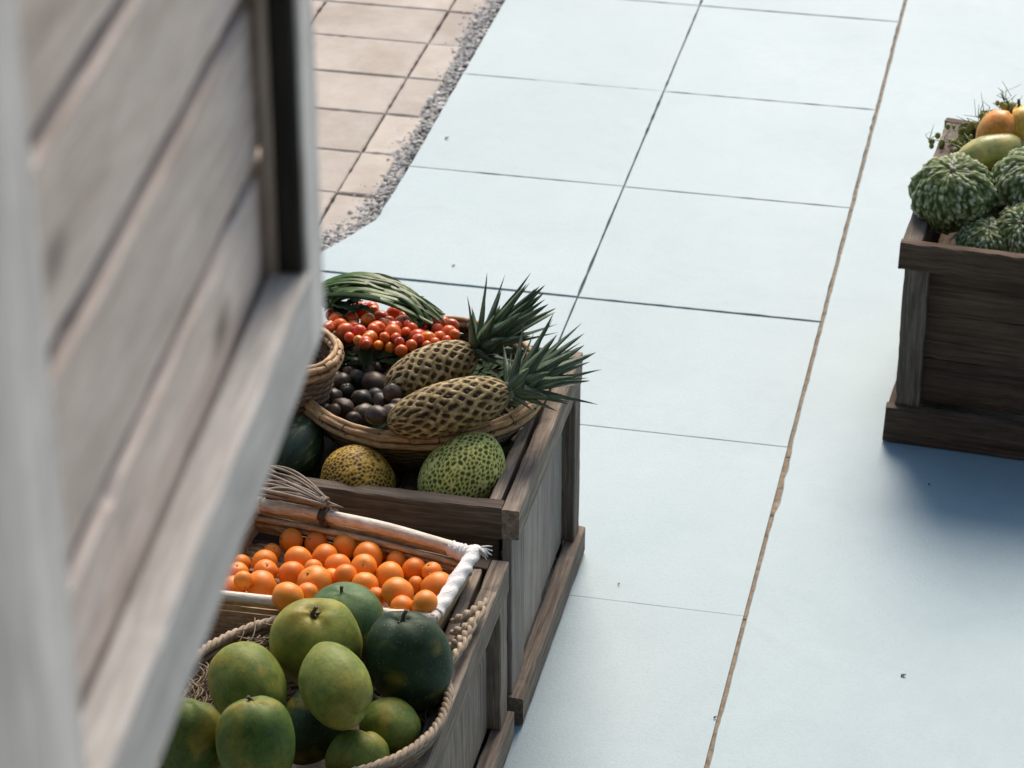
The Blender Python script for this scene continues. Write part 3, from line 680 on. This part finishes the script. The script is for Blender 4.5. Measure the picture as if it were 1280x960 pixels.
# green mangoes:  px, py, r_px, stretch, colour, stem direction, label
mg = [
 (396,806,59,(.96,.96,1.07),(.245,.26,.055),(.0,-.22,1),'yellow-green mango with a thick curled stem at the top of the heap', True),
 (434,774,49,(1.02,1,.95),(.095,.155,.065),(-.1,-.15,1),'green mango with a ragged dark stem scar touching the mandarins', True),
 (512,828,60,(.93,.93,1.2),(.022,.045,.022),(-.12,-.05,1),'largest dark green mango in the basket, leaning on the rope rim', True),
 (418,856,50,(.92,.92,1.2),(.195,.23,.05),(.75,-.75,-.25),'pale green mango with a yellow blush resting on the heap middle', False),
 (310,858,51,(.95,.95,1.15),(.165,.195,.038),(-.5,.6,.3),'olive green mango lying stem down beside the straw lining', False),
 (320,932,55,(.93,.93,1.22),(.085,.135,.025),(-.05,.12,1),'bright green mango with a short black stem, stem end up', True),
 (391,906,45,(.92,1,1.15),(.028,.055,.022),(.2,.5,.3),'deep green mango wedged low among the paler mangoes', False),
 (486,908,40,(1.0,1,.98),(.135,.175,.035),(.6,-.4,-.3),'small light green mango against the rope rim', False),
 (446,950,40,(.95,1,1.0),(.135,.175,.035),(.2,.4,.8),'light green mango at the basket edge below the heap', False),
 (236,925,46,(.95,1,1.25),(.08,.11,.02),(.1,.1,1),'green mango with a yellowish top half hidden behind the shutter', False),
 (345,905,40,(1,1,1.0),(.06,.10,.04),(.3,.1,.3),'green mango buried under the front of the heap', False),
 (450,868,42,(1,1,1.0),(.05,.09,.04),(.3,.1,.3),'green mango buried under the middle of the heap', False)]
MV, MF = sphere(44, 32)
def mango_mesh(k, st):
    v = MV.copy(); th = np.arccos(np.clip(v[:, 2], -1, 1)); ph = np.arctan2(v[:, 1], v[:, 0])
    r = 1 - (.15 if k in (0, 2) else .05)*np.exp(-(th/.20)**2) - .03*np.exp(-((np.pi-th)/.3)**2) + .05*np.exp(-((th-.75)/.4)**2) + .035*np.cos(ph*2+k) + .05*np.cos(th)*np.cos(ph+k) + .015*np.cos(ph*5+k)*np.exp(-((th-.35)/.3)**2) + .035*fbm(v, 1.2, k+3, 2)
    v = v*r[:, None]*np.array(st); v[:, 0] *= 1+.05*v[:, 2]
    return v
zs = [.60,.53,.50,.60,.58,.60,.50,.48,.48,.55,.42,.42]; fl = np.full(12, FZ+.010); fl[9] = .455
GC, GR = settle([(a[0], a[1], a[2]*.97) for a in mg], fl, zs, fixed=[(p, r) for p, r in zip(OC, OR)])
for k, (p, r, a) in enumerate(zip(GC, GR, mg)):
    if k >= 10: continue
    v = mango_mesh(k, a[3]); m = T(p) @ align(a[5], rng.uniform(0, 6.28)) @ S(r)
    o = thing('green_mango', p, a[6], 'mango', 'green mangoes in the rope-rimmed basket', mesh('green_mango', v, MF, M['mango'], gc=v*.075), m)
    o.color = (*a[4], 1)
    if a[7]:
        mb = MB(); zt = .85*a[3][2]
        pts = np.array([(0, 0, zt-.06), (.01, 0, zt+.08), (.05*(k % 3-1), .03, zt+.20), (.11*(k % 3-1)+.02, .05, zt+.30)]); mb.add(*tube(pts, [.085, .055, .045, .05], 7))
        for q in range(6):
            an = q*1.05+k; L = rng.uniform(.10, .19); d = np.array([math.cos(an), math.sin(an), 0]); mb.add(*tube(np.array([d*.02+(0, 0, zt+.02), d*L*.6+(0, 0, zt+.055), d*L+(0, 0, zt+.03+.05*rng.random())]), [.045, .035, .008], 5))
        put('stem', mesh('stem', np.vstack(mb.v), mb.f, M['stem'], gc=np.vstack(mb.v)*.075), m, o)
# straw lining in the mango basket
mb = MB()
for k in range(230):
    a = rng.uniform(1.7, 3.6) if k < 170 else rng.uniform(0, 6.28); rr = B3R*rng.uniform(.74, .93)
    q = np.array([B3[0]+rr*math.cos(a), B3[1]+rr*math.sin(a), FZ+.05+.075*rng.random()+(rr/B3R-.74)*.1]); a2 = a+math.pi/2+rng.normal(0, .35); L = rng.uniform(.03, .08)
    d = np.array([math.cos(a2), math.sin(a2), rng.normal(0, .25)]); u = np.linspace(-1, 1, 6)[:, None]
    mb.add(*tube(q+d*u*L/2+np.array([-math.cos(a), -math.sin(a), .3])*(u*u-.5)*-.012, rng.uniform(.0008, .0020), 4))
o = mb.part('straw_lining', M['straw'], None); tag(o, 'loose dry straw lining inside the mango basket', 'straw', kind='stuff')
# loose plaited rope ends over the crate's inner edge beside the tray
rp = thing('plaited_rope', atz(585, 790, .43), 'pale plaited grass rope ends between the tray and the crate rail', 'rope')
for (q0, q1, q2) in (((566, 776), (592, 766), (606, 752)), ((566, 790), (588, 786), (604, 762)), ((564, 806), (580, 800), (592, 780)), ((560, 830), (574, 815), (586, 792))):
    P0, P1, P2 = atz(*q0, .455), atz(*q1, .462), atz(*q2, .45); u = np.linspace(0, 1, 40)[:, None]; ctr = P0*(1-u)**2+2*P1*u*(1-u)+P2*u*u
    for k in range(2):
        ph = u[:, 0]*14+k*np.pi; p = ctr.copy(); p[:, 2] += .0042*np.sin(ph); p[:, 0] += .0042*np.cos(ph); v, f, g = tube(p, .0056*(1-.3*abs(u[:, 0]-.5)), 6); wpart('strand', v, f, M['braid'], rp, gc=g)

# ------------------------------------------------------------------ pineapples
def pineapple(p0, p1, rad, crown_dir, label, seed, nleaf=38, clen=.135):
    ax = np.array(p1)-np.array(p0); L = np.linalg.norm(ax); ax = ax/L
    m = T(p0) @ align(ax, seed*1.3)
    t = thing('pineapple', p0, label, 'pineapple', None, None, m)
    nu, nv = 150, 120; v = []; cv = []; g = []
    uu = np.linspace(0, 2*np.pi, nu, endpoint=False); vv = np.linspace(0, 1, nv); Ug, Vg = np.meshgrid(uu, vv)
    prof = np.sqrt(np.clip(1-np.abs(2*Vg-1)**2.6, 0, 1))
    a_ = Ug*13/(2*np.pi)+Vg*7.6; b_ = Ug*13/(2*np.pi)-Vg*7.6
    wob = np.array([[.42*mnoise.noise(Vector((math.cos(x)*2.1, math.sin(x)*2.1+seed, y*5.5)))+.16*mnoise.noise(Vector((math.cos(x)*6, math.sin(x)*6+seed, y*13))) for x in uu] for y in vv])
    wob2 = np.array([[.8*mnoise.noise(Vector((math.cos(x)*1.8+9, math.sin(x)*1.8+seed, y*4.5))) for x in uu] for y in vv])
    fa = np.abs(((a_+wob) % 1)-.5)*2; fb = np.abs(((b_-wob) % 1)-.5)*2
    d = (fa**4+fb**4)**.25; net = np.clip((d-.30-.22*wob2)/.50, 0, 1); net = net*net*(3-2*net)
    ctr = np.clip(1-np.sqrt(fa**2+fb**2)/.35, 0, 1)
    r = rad*prof*(1+.085*net+.11*ctr-.06+.05*wob) * (.97+.05*np.sin(Vg*3.1))
    cvv = .02+.66*net+.22*ctr+.30*wob2+.10*np.sin(Vg*40+Ug*9)*net
    v = np.stack([r*np.cos(Ug), r*np.sin(Ug), Vg*L], 2).reshape(-1, 3); f = []
    for j in range(nv-1):
        for i in range(nu): i2 = (i+1) % nu; f.append((j*nu+i, j*nu+i2, (j+1)*nu+i2, (j+1)*nu+i))
    o = put('body', mesh('pineapple_body', v, f, M['pineapple'], cv=cvv.ravel()), m, t); o.color = (.75, .62, .30, 1)
    # crown
    cd = np.array(crown_dir, float); cd /= np.linalg.norm(cd); base = np.array(p1)-ax*.012
    mc = T(base) @ align(cd)
    tv, tf, tg = tube(np.array([(0, 0, -.005), (0, 0, .02), (0, 0, .05)]), [.020, .017, .006], 10); cr = put('crown', mesh('crown_core', tv, tf, M['leaf'], gc=tg), mc, t)
    for k in range(nleaf):
        q = k/(nleaf-1); ang = k*2.39996+seed; tilt = math.radians(7+60*(1-q)**1.3+rng.normal(0, 5)); ln = clen*(.36+.80*math.sin(math.pi*(.06+.66*q)))*rng.uniform(.85, 1.12); wd = .0142*rng.uniform(.85, 1.2)*(.75+.4*(1-q))
        n = 8; vv_ = []; ff = []; gg = []
        for i in range(n+1):
            s = i/n; be = tilt*(1.0+.25*s*s*(1 if q < .6 else -.2)) - .35*s*(1-q); 
            if i == 0: x, z = .010, .004+.040*q
            else: x += math.sin(be)*ln/n; z += math.cos(be)*ln/n
            w_ = wd*(1-s**3.0)*(.8+.45*math.sin(math.pi*min(1, s*1.6)))+.0003; fold = w_*.45
            nx, nz = -math.cos(be), math.sin(be)
            for y_, h_ in ((-w_, fold), (0, 0), (w_, fold), (0, -.0012*(1-s))):
                vv_.append((x+nx*h_*1.0, y_, z+nz*h_)); gg.append((s*ln+k, y_, h_))
        for i in range(n):
            for c_ in range(4):
                c2_ = (c_+1) % 4; ff.append((i*4+c_, i*4+c2_, i*4+4+c2_, i*4+4+c_))
        ff.append((0, 1, 2, 3)); mm = mc @ Matrix.Rotation(ang, 4, 'Z')
        put('leaf', mesh('crown_leaf', vv_, ff, M['leaf'], gc=gg), mm, cr)
    return t
pa0, pa1 = atz(482, 489, .580), atz(596, 440, .628); pb0, pb1 = atz(484, 531, .588), atz(638, 488, .632)
pineapple(pa0, pa1, .050, atz(648, 392, .700)-atz(592, 440, .625), 'pineapple with upright crown lying next to the tomatoes in the wicker basket', 1)
pineapple(pb0, pb1, .050, atz(728, 438, .668)-atz(632, 487, .628), 'pineapple whose crown sticks out over the crate corner', 2.2, 44, .140)
PF = [(pa0*(1-u)+pa1*u, .036) for u in (.15, .35, .55, .75, .9)] + [(pb0*(1-u)+pb1*u, .036) for u in (.15, .35, .55, .75, .9)]

# ------------------------------------------------------------------ plums and tomatoes
plv, plf = sphere(20, 14)
plum_me = []
for k in range(4):
    v = plv*(1+.11*fbm(plv, 1.7, k, 3))[:, None]; th = np.arccos(np.clip(plv[:, 2], -1, 1)); v *= (1-.10*np.exp(-(th/.25)**2))[:, None]; v[:, 2] *= 1.04
    plum_me.append(mesh('plum', v, plf, M['plum'], gc=v*.03))
tom_me = []
for k in range(4):
    v = plv*(1+.06*fbm(plv, 1.4, k+9, 2))[:, None]; th = np.arccos(np.clip(plv[:, 2], -1, 1)); v *= (1-.14*np.exp(-(th/.25)**2))[:, None]; v[:, 2] *= .95
    tom_me.append(mesh('tomato', v, plf, M['tomato'], gc=v*.016))
pl = [(455,445,15),(444,457,10.5),(427,478,11.5),(447,474,12),(469,480,16),(416,497,12),(434,491,10.5),(429,510,13),(452,499,12),(455,518,13.5),(478,503,11),(491,492,11.5),(504,485,12),(512,506,13),(489,518,13.5),(471,461,10),(420,472,8.5),(471,519,12.5),(410,484,9),(436,466,9),(442,524,10),(470,496,11),(497,507,10),(400,500,10),(415,515,10),(425,461,9),(460,465,9),(485,474,9),(520,522,11),(405,513,9)]
pl = [(a, b, c*1.02) for a, b, c in pl]
PL, PR = settle(pl, BZ+.085, [.575 for _ in pl], fixed=PF, iters=260)
plc = [(.040, .026, .019), (.026, .022, .018), (.065, .042, .029), (.024, .025, .018), (.09, .06, .042)]
for k, (p, r) in enumerate(zip(PL, PR)):
    o = thing('plum', p, 'dusky brown-black plum heaped in the wicker basket beside the pineapples', 'plum', 'dark plums in the wicker basket', plum_me[k % 4], T(p) @ rotm() @ S((r*rng.uniform(.88, 1.05), r*rng.uniform(.92, 1.05), r*rng.uniform(1.0, 1.22)))); o.color = (*plc[k % 5], 1)
tm = [(245,215,28),(275,240,28),(215,250,30),(310,210,30),(350,200,25),(385,240,33),(335,245,28),(440,222,33),(250,285,30),(303,290,27),(370,280,32),(345,312,28),(375,340,19),(430,295,33),(470,262,35),(505,275,20),(525,312,35),(480,290,19),(565,312,25),(600,280,22),(608,310,25),(540,280,20),(455,330,20),(462,360,22),(418,348,19),(620,260,28),(655,265,25),(645,295,30),(665,300,20),(290,195,20),(300,322,20),(400,312,20),(500,340,22),(558,342,18),(590,330,18),(415,250,22),(280,265,22),(200,225,24),(230,262,24),(330,335,18),(405,265,24),(445,270,22),(585,255,18),(265,310,20),(190,268,22),(635,320,18)]
tmp_ = [(350+a/3.048, 320+b/3.048, c/3.048*1.08) for a, b, c in tm]
for _ in range(26): tmp_.append((rng.uniform(408, 562), rng.uniform(382, 436), rng.uniform(6, 9)))
TZf = .550
TP, TR = settle(tmp_, TZf, [TZf+.05 for _ in tmp_], fixed=PF+list(zip(PL, PR)), iters=260, span=.050)
for k, (p, r) in enumerate(zip(TP, TR)):
    o = thing('cherry_tomato', p, 'small shiny red-orange cherry tomato heaped behind the dark plums', 'tomato', 'cherry tomatoes in the wicker basket', tom_me[k % 4], T(p) @ rotm() @ S((r*rng.uniform(.9, 1.08), r*rng.uniform(.9, 1.08), r*rng.uniform(.96, 1.2))))
    h = rng.random(); o.color = ((.62+.12*h, .05+.10*h, .012, 1) if k % 6 else (.78, .22, .02, 1))
    
# mound of dark leaves under the tomatoes and plums
def leafblade(p, d, up, L, wd, curl=.3, n=6):
    p = np.array(p, float); d = np.array(d, float)/np.linalg.norm(d); s = np.cross(d, up); s /= np.linalg.norm(s); u_ = np.cross(s, d); v = []; f = []; g = []
    for i in range(n+1):
        q = i/n; w_ = wd*math.sin(math.pi*min(1, .08+.92*q)**.8)+.0006; c_ = p+d*L*q+u_*(-curl*L*q*q)
        for y_ in (-1, 0, 1):
            v.append(c_+s*y_*w_+u_*abs(y_)*w_*.35+u_*.0015*math.sin(q*19+y_*2)); g.append((q*L, y_*w_, 0))
    for i in range(n):
        for k in (0, 1): f.append((i*3+k, i*3+k+1, i*3+4+k, i*3+3+k))
    return v, f, g
mb = MB()
for k in range(150):
    a = rng.uniform(0, 6.28); rr = B1R*.80*math.sqrt(rng.random()); back = math.sin(a) > .25
    p = np.array([B1[0]+rr*math.cos(a), B1[1]+rr*math.sin(a), (.535 if back else .478)+rng.uniform(-.008, .006)])
    mb.add(*leafblade(p, (math.cos(a+rng.normal(0, 1.2)), math.sin(a+rng.normal(0, 1.2)), rng.uniform(-.1, .35)), (0, 0, 1), rng.uniform(.04, .075), rng.uniform(.009, .017)))
o = mb.part('leaf_bed', M['darkleaf'], None); tag(o, 'dark green leaves lining the wicker basket under the plums and tomatoes', 'leaves', kind='stuff')
# bunch of long green leaves at the back
lk = thing('leek_bunch', atz(470, 372, .60), 'bunch of long bright green leaves lying behind the tomatoes', 'leaves')
for k in range(44):
    q = k/43; P0 = atz(398+rng.uniform(-16, 22), 362+16*q+rng.uniform(-5, 5), .590+.012*rng.random()); P1 = atz(468+rng.uniform(-14, 18), 347+24*q+rng.uniform(-3, 3), .625+.018*(1-q)); P2 = atz(543+rng.uniform(-26, 14), 397+rng.uniform(-8, 8), .592)
    n = 14; u = np.linspace(0, 1, n+1)[:, None]; ctr = P0*(1-u)**2+2*(P1*2-(P0+P2)/2)*.5*2*u*(1-u)+P2*u*u
    tn = np.gradient(ctr, axis=0); tn /= np.linalg.norm(tn, axis=1)[:, None]; sd2 = np.cross(tn, (0, -.5, 1)); sd2 /= np.linalg.norm(sd2, axis=1)[:, None]; up2 = np.cross(sd2, tn)
    wd = rng.uniform(.0025, .0085)*(1-(u[:, 0]*1.5-.7)**2*.75); v = []; f = []; g = []
    for i in range(n+1):
        for y_, h_ in ((-1, .25), (0, .0), (1, .25), (0, -.16)): v.append(ctr[i]+sd2[i]*y_*wd[i]+up2[i]*h_*wd[i]*1.3); g.append((u[i, 0]*.15+k, y_*wd[i], h_*.01))
    for i in range(n):
        for c_ in range(4): c2_ = (c_+1) % 4; f.append((i*4+c_, i*4+c2_, i*4+4+c2_, i*4+4+c_))
    wpart('leaf', v, f, M['greens'] if k % 5 else M['darkleaf'], lk, gc=g)
gb = thing('salad_leaves', atz(440, 382, .58), 'crinkled dark green salad leaves tucked under the long green bunch', 'leaves')
for k in range(26):
    p = atz(rng.uniform(400, 470), rng.uniform(366, 386), .595) if k < 15 else atz(rng.uniform(500, 548), rng.uniform(386, 404), .575)
    v, f, g = leafblade(p, (rng.normal(0, .7), rng.normal(-.4, .5), rng.uniform(.1, .6)), (0, 0, 1), rng.uniform(.03, .055), rng.uniform(.008, .016), .5); wpart('leaf', v, f, M['darkleaf'], gb, gc=g)

# ------------------------------------------------------------------ netted melons
def fib(n, jit):
    i = np.arange(n)+.5; ph = np.arccos(1-2*i/n); th = np.pi*(1+5**.5)*i; p = np.stack([np.cos(th)*np.sin(ph), np.sin(th)*np.sin(ph), np.cos(ph)], 1)
    p += rng.normal(0, jit, p.shape); return p/np.linalg.norm(p, axis=1)[:, None]
def net_mesh(name, n, mat, amp, jit=.035, wdt=.035):
    v, f = sphere(150, 110); P = fib(n, jit); dd = v@P.T; srt = -np.partition(-dd, 1, axis=1)[:, :2]; a = np.arccos(np.clip(srt, -1, 1)); e = np.sort(a, axis=1); e = e[:, 1]-e[:, 0]
    net = np.clip(1-e/wdt, 0, 1); net = net*net*(3-2*net); vv = v*(1+amp*net+.03*fbm(v, 1.2, n, 2)[:, None].T[0])[:, None]
    return vv, f, net
def melon(px, py, z, rpx, st, adir, mat, label, n, col):
    p = atz(px, py, z); r = rpx/F_PX*depth(p); v, f, net = net_mesh('m', n, mat, .024, .034, .062); v = v*np.array(st)
    m = T(p) @ align(adir) @ S(r)
    o = thing('netted_melon', p, label, 'melon', None, mesh('netted_melon', v, f, mat, gc=v*.075, cv=net), m); o.color = (*col, 1)
    mb = MB(); mb.add(*tube(np.array([(0, 0, st[2]*.97), (.01, 0, st[2]*1.03), (.04, .02, st[2]*1.10)]), [.11, .07, .06], 8)); put('stem', mesh('stem', np.vstack(mb.v), mb.f, M['stem']), m, o)
    return o
melon(577, 594, .492, 49, (.93, .93, 1.24), (.50, .55, .45), M['melon'], 'oval green-yellow netted melon in the corner of the back crate', 900, (.8, .9, .45))
melon(447, 603, .472, 44, (1.0, 1.0, 1.08), (-.7, .3, .25), M['rust_melon'], 'bronze-yellow netted melon in the shade of the wicker basket', 900, (.7, .6, .4))
p = atz(362, 566, .485); v = MV*np.array((.9, .9, 1.2)); thing('watermelon', p, 'dark green streaked watermelon half hidden behind the shutter edge', 'watermelon', None, mesh('watermelon', v, MF, M['watermelon'], gc=v*.07), T(p) @ align((.3, .8, .35)) @ S(.070))

# ------------------------------------------------------------------ right-hand crate contents
def squash_mesh(seed, n=900):
    v, f = sphere(150, 110); P = fib(n, .05); th = np.arccos(np.clip(v[:, 2], -1, 1))
    er = np.stack([np.cos(th), np.zeros_like(th), -np.sin(th)], 1); ph = np.arctan2(v[:, 1], v[:, 0])
    er = np.stack([np.cos(th)*np.cos(ph), np.cos(th)*np.sin(ph), -np.sin(th)], 1); ep = np.stack([-np.sin(ph), np.cos(ph), np.zeros_like(ph)], 1)
    er_p = er@P.T - (er*v).sum(1)[:, None]; ep_p = ep@P.T; nn = v@P.T
    wv = .05*fbm(v, 5, seed, 2); d = np.sqrt((er_p*.42+wv[:, None]*.6)**2+(ep_p+wv[:, None])**2)+np.where(nn < .5, 9, 0)
    h = d.min(1); k = d.argmin(1); h = np.clip(1-h/.050, 0, 1); tip = er_p[np.arange(len(v)), k]*-1
    h2 = h**.8*(.75+np.clip(tip*3.0, -.35, .35)); rr = rng.uniform(.35, 1.2, n)[k]; h2 = .17+h2*rr*(.85+.6*fbm(v, 3.0, seed+5, 3))+.12*fbm(v, 9, seed+2, 3)
    low = .05*np.cos(ph*8+.8*np.sin(ph*2))*np.sin(th)+.04*fbm(v, 1.1, seed+8, 2)
    s = v*(1+.095*h2+low+.02*fbm(v, 1.5, seed, 2))[:, None]; s[:, 2] *= .86; s *= (1-.10*np.exp(-(th/.3)**2))[:, None]
    return s, f, h2
sqv, sqf, sqh = squash_mesh(3); sq_me = mesh('squash', sqv, sqf, M['squash'], gc=sqv*.09, cv=sqh)
sst_v, sst_f, sst_g = tube(np.array([(0, 0, .70), (0, 0, .78), (.02, .01, .86)]), [.12, .08, .07], 8); sqst = mesh('stem', sst_v, sst_f, M['vine'], gc=sst_g)
for k, (px, py, z, rp_, ad, lab, col) in enumerate([
    (1191, 242, .560, 51, (-.05, -.35, 1), 'scaly dark green squash with a pale star-shaped top at the crate corner', (.85, .95, .6)),
    (1291, 236, .560, 52, (.2, -.3, 1), 'scaly grey-green squash in the middle of the dark crate', (.9, 1, .85)),
    (1284, 294, .505, 42, (-.3, -.6, .8), 'smaller scaly squash low against the front board of the dark crate', (.9, 1, .8)),
    (1233, 305, .480, 36, (.1, -.3, 1), 'pale grey-green scaly squash sunk between its neighbours', (.9, 1.0, .9))]):
    p = atz(px, py, z); r = rp_/F_PX*depth(p); m = T(p) @ align(ad, k*1.7) @ S(r)
    o = thing('green_squash', p, lab, 'squash', 'scaly squashes in the dark crate', sq_me, m); o.color = (*col, 1); put('stem', sqst, m, o)
def fruit(px, py, z, rpx, st, ad, col, label, cat, k, name, mat='pepper', stem=False):
    p = atz(px, py, z); r = rpx/F_PX*depth(p); v = mango_mesh(k, st); m = T(p) @ align(ad) @ S(r)
    o = thing(name, p, label, cat, None, mesh(name, v, MF, M[mat], gc=v*.06), m); o.color = (*col, 1)
    if stem:
        mb = MB(); mb.add(*tube(np.array([(0, 0, .8*st[2]), (0, 0, st[2]), (.05, .1, st[2]*1.25)]), [.12, .08, .07], 7)); put('stem', mesh('stem', np.vstack(mb.v), mb.f, M['stem']), m, o)
fruit(1236, 190, .578, 24, (1, .9, 1.75), (.9, .35, .25), (.50, .44, .15), 'long pale yellow-green mango lying behind the squashes', 'mango', 21, 'yellow_mango')
fruit(1246, 165, .606, 25, (1, .95, 1.15), (.5, .3, .8), (.80, .30, .05), 'orange bell pepper at the top of the pile in the dark crate', 'pepper', 22, 'orange_pepper', 'pepper', True)
fruit(1281, 163, .606, 27, (1, .95, 1.2), (-.3, .2, .9), (.82, .48, .09), 'yellow-orange bell pepper next to the orange one', 'pepper', 23, 'yellow_pepper', 'pepper', True)
fruit(1264, 186, .575, 18, (1, .95, 1.3), (.8, -.2, .2), (.40, .26, .09), 'bronze-brown pear-shaped fruit under the bell peppers', 'fruit', 24, 'brown_pear')
fruit(1300, 190, .560, 22, (1, .95, 1.2), (.8, -.2, .2), (.50, .40, .12), 'yellowish fruit beside the bronze-brown one', 'fruit', 25, 'yellow_pear')
# sprays of green buds
bs_v, bs_f = sphere(8, 6)
for nm, (a, b, z0), (c_, d_, z1), cnt, lab in (('bud_spray', (1222, 198, .52), (1190, 186, .50), 70, 'spray of small yellow-green buds filling the crate corner'), ('bud_spray', (1236, 172, .56), (1228, 152, .59), 60, 'tall spray of green buds leaning behind the orange pepper'), ('bud_spray', (1270, 160, .58), (1262, 146, .61), 60, 'fine feathery green spray at the back of the dark crate')):
    A_, B_ = atz(a, b, z0), atz(c_, d_, z1); tt = thing('bud_spray', A_, lab, 'sprig', 'green bud sprays in the dark crate'); mb = MB(); ms = MB()
    for s in range(7):
        e = B_+rng.normal(0, .018, 3)+np.array([0, 0, .008]); u = np.linspace(0, 1, 8)[:, None]; path = A_*(1-u)+e*u+np.outer(np.sin(u[:, 0]*np.pi), (0, 0, .012)); ms.add(*tube(path, np.linspace(.0022, .0010, 8), 5))
        for q in range(cnt//7):
            i = rng.integers(2, 8); r = rng.uniform(.0045, .0085); mb.add(bs_v*r*np.array([1, 1, 1.25])+path[i]+rng.normal(0, .009, 3), bs_f)
        for q in range(3): ms.add(*tube(np.array([e, e+rng.normal(0, .010, 3)+np.array([0, 0, .012]), e+rng.normal(0, .014, 3)+np.array([0, 0, .022])]), [.0012, .0010, .0005], 4))
    o = mb.part('buds', M['bud'], tt); o['kind'] = 'stuff'; tag(ms.part('stalks', M['greens'], tt), kind='stuff')
# leaf bed in the dark crate
mb = MB()
for k in range(170):
    q = RQ(rng.uniform(.11, .51), rng.uniform(.115, .60), .405+rng.uniform(.0, .05)); a = rng.uniform(0, 6.28)
    mb.add(*leafblade(q, (math.cos(a), math.sin(a), rng.uniform(.1, .5)), (0, 0, 1), rng.uniform(.03, .05), rng.uniform(.010, .020)))
o = mb.part('leaf_bed', M['darkleaf'], None); tag(o, 'dark leaves lying under the squashes in the dark crate', 'leaves', kind='stuff')

# ------------------------------------------------------------------ scraps on the pavement
for px, py, L, lab in ((565, 332, .012, 'tiny dry leaf scrap on the pale tile behind the pineapple crown'), (1126, 844, .016, 'tiny curled black scrap on the open pavement in front of the dark crate'), (556, 173, .018, 'small grey flake on the tile beside the gravel strip'), (892, 897, .010, 'tiny dark chip touching the tan seam strip'), (772, 730, .007, 'tiny dark speck on the pavement beside the panelled crate'), (1160, 605, .007, 'small dark crumb in the shadow of the dark crate')):
    L *= .65; p = atz(px, py, .003); a = rng.uniform(-.6, .6); v, f, g = leafblade(p, (math.cos(a), math.sin(a), .06), (0, 0, 1), L, L*.22, -.25)
    v2 = np.array(v)-np.array([0, 0, .0012]); nb = len(v); vv = np.vstack([v, v2]); ff = list(f)+[tuple(i+nb for i in q[::-1]) for q in f]
    o = wpart('leaf_scrap', vv, ff, M['stem'], None, smooth=False); tag(o, lab, 'scrap')

SC.render.engine = 'CYCLES'
SC.cycles.use_denoising = True
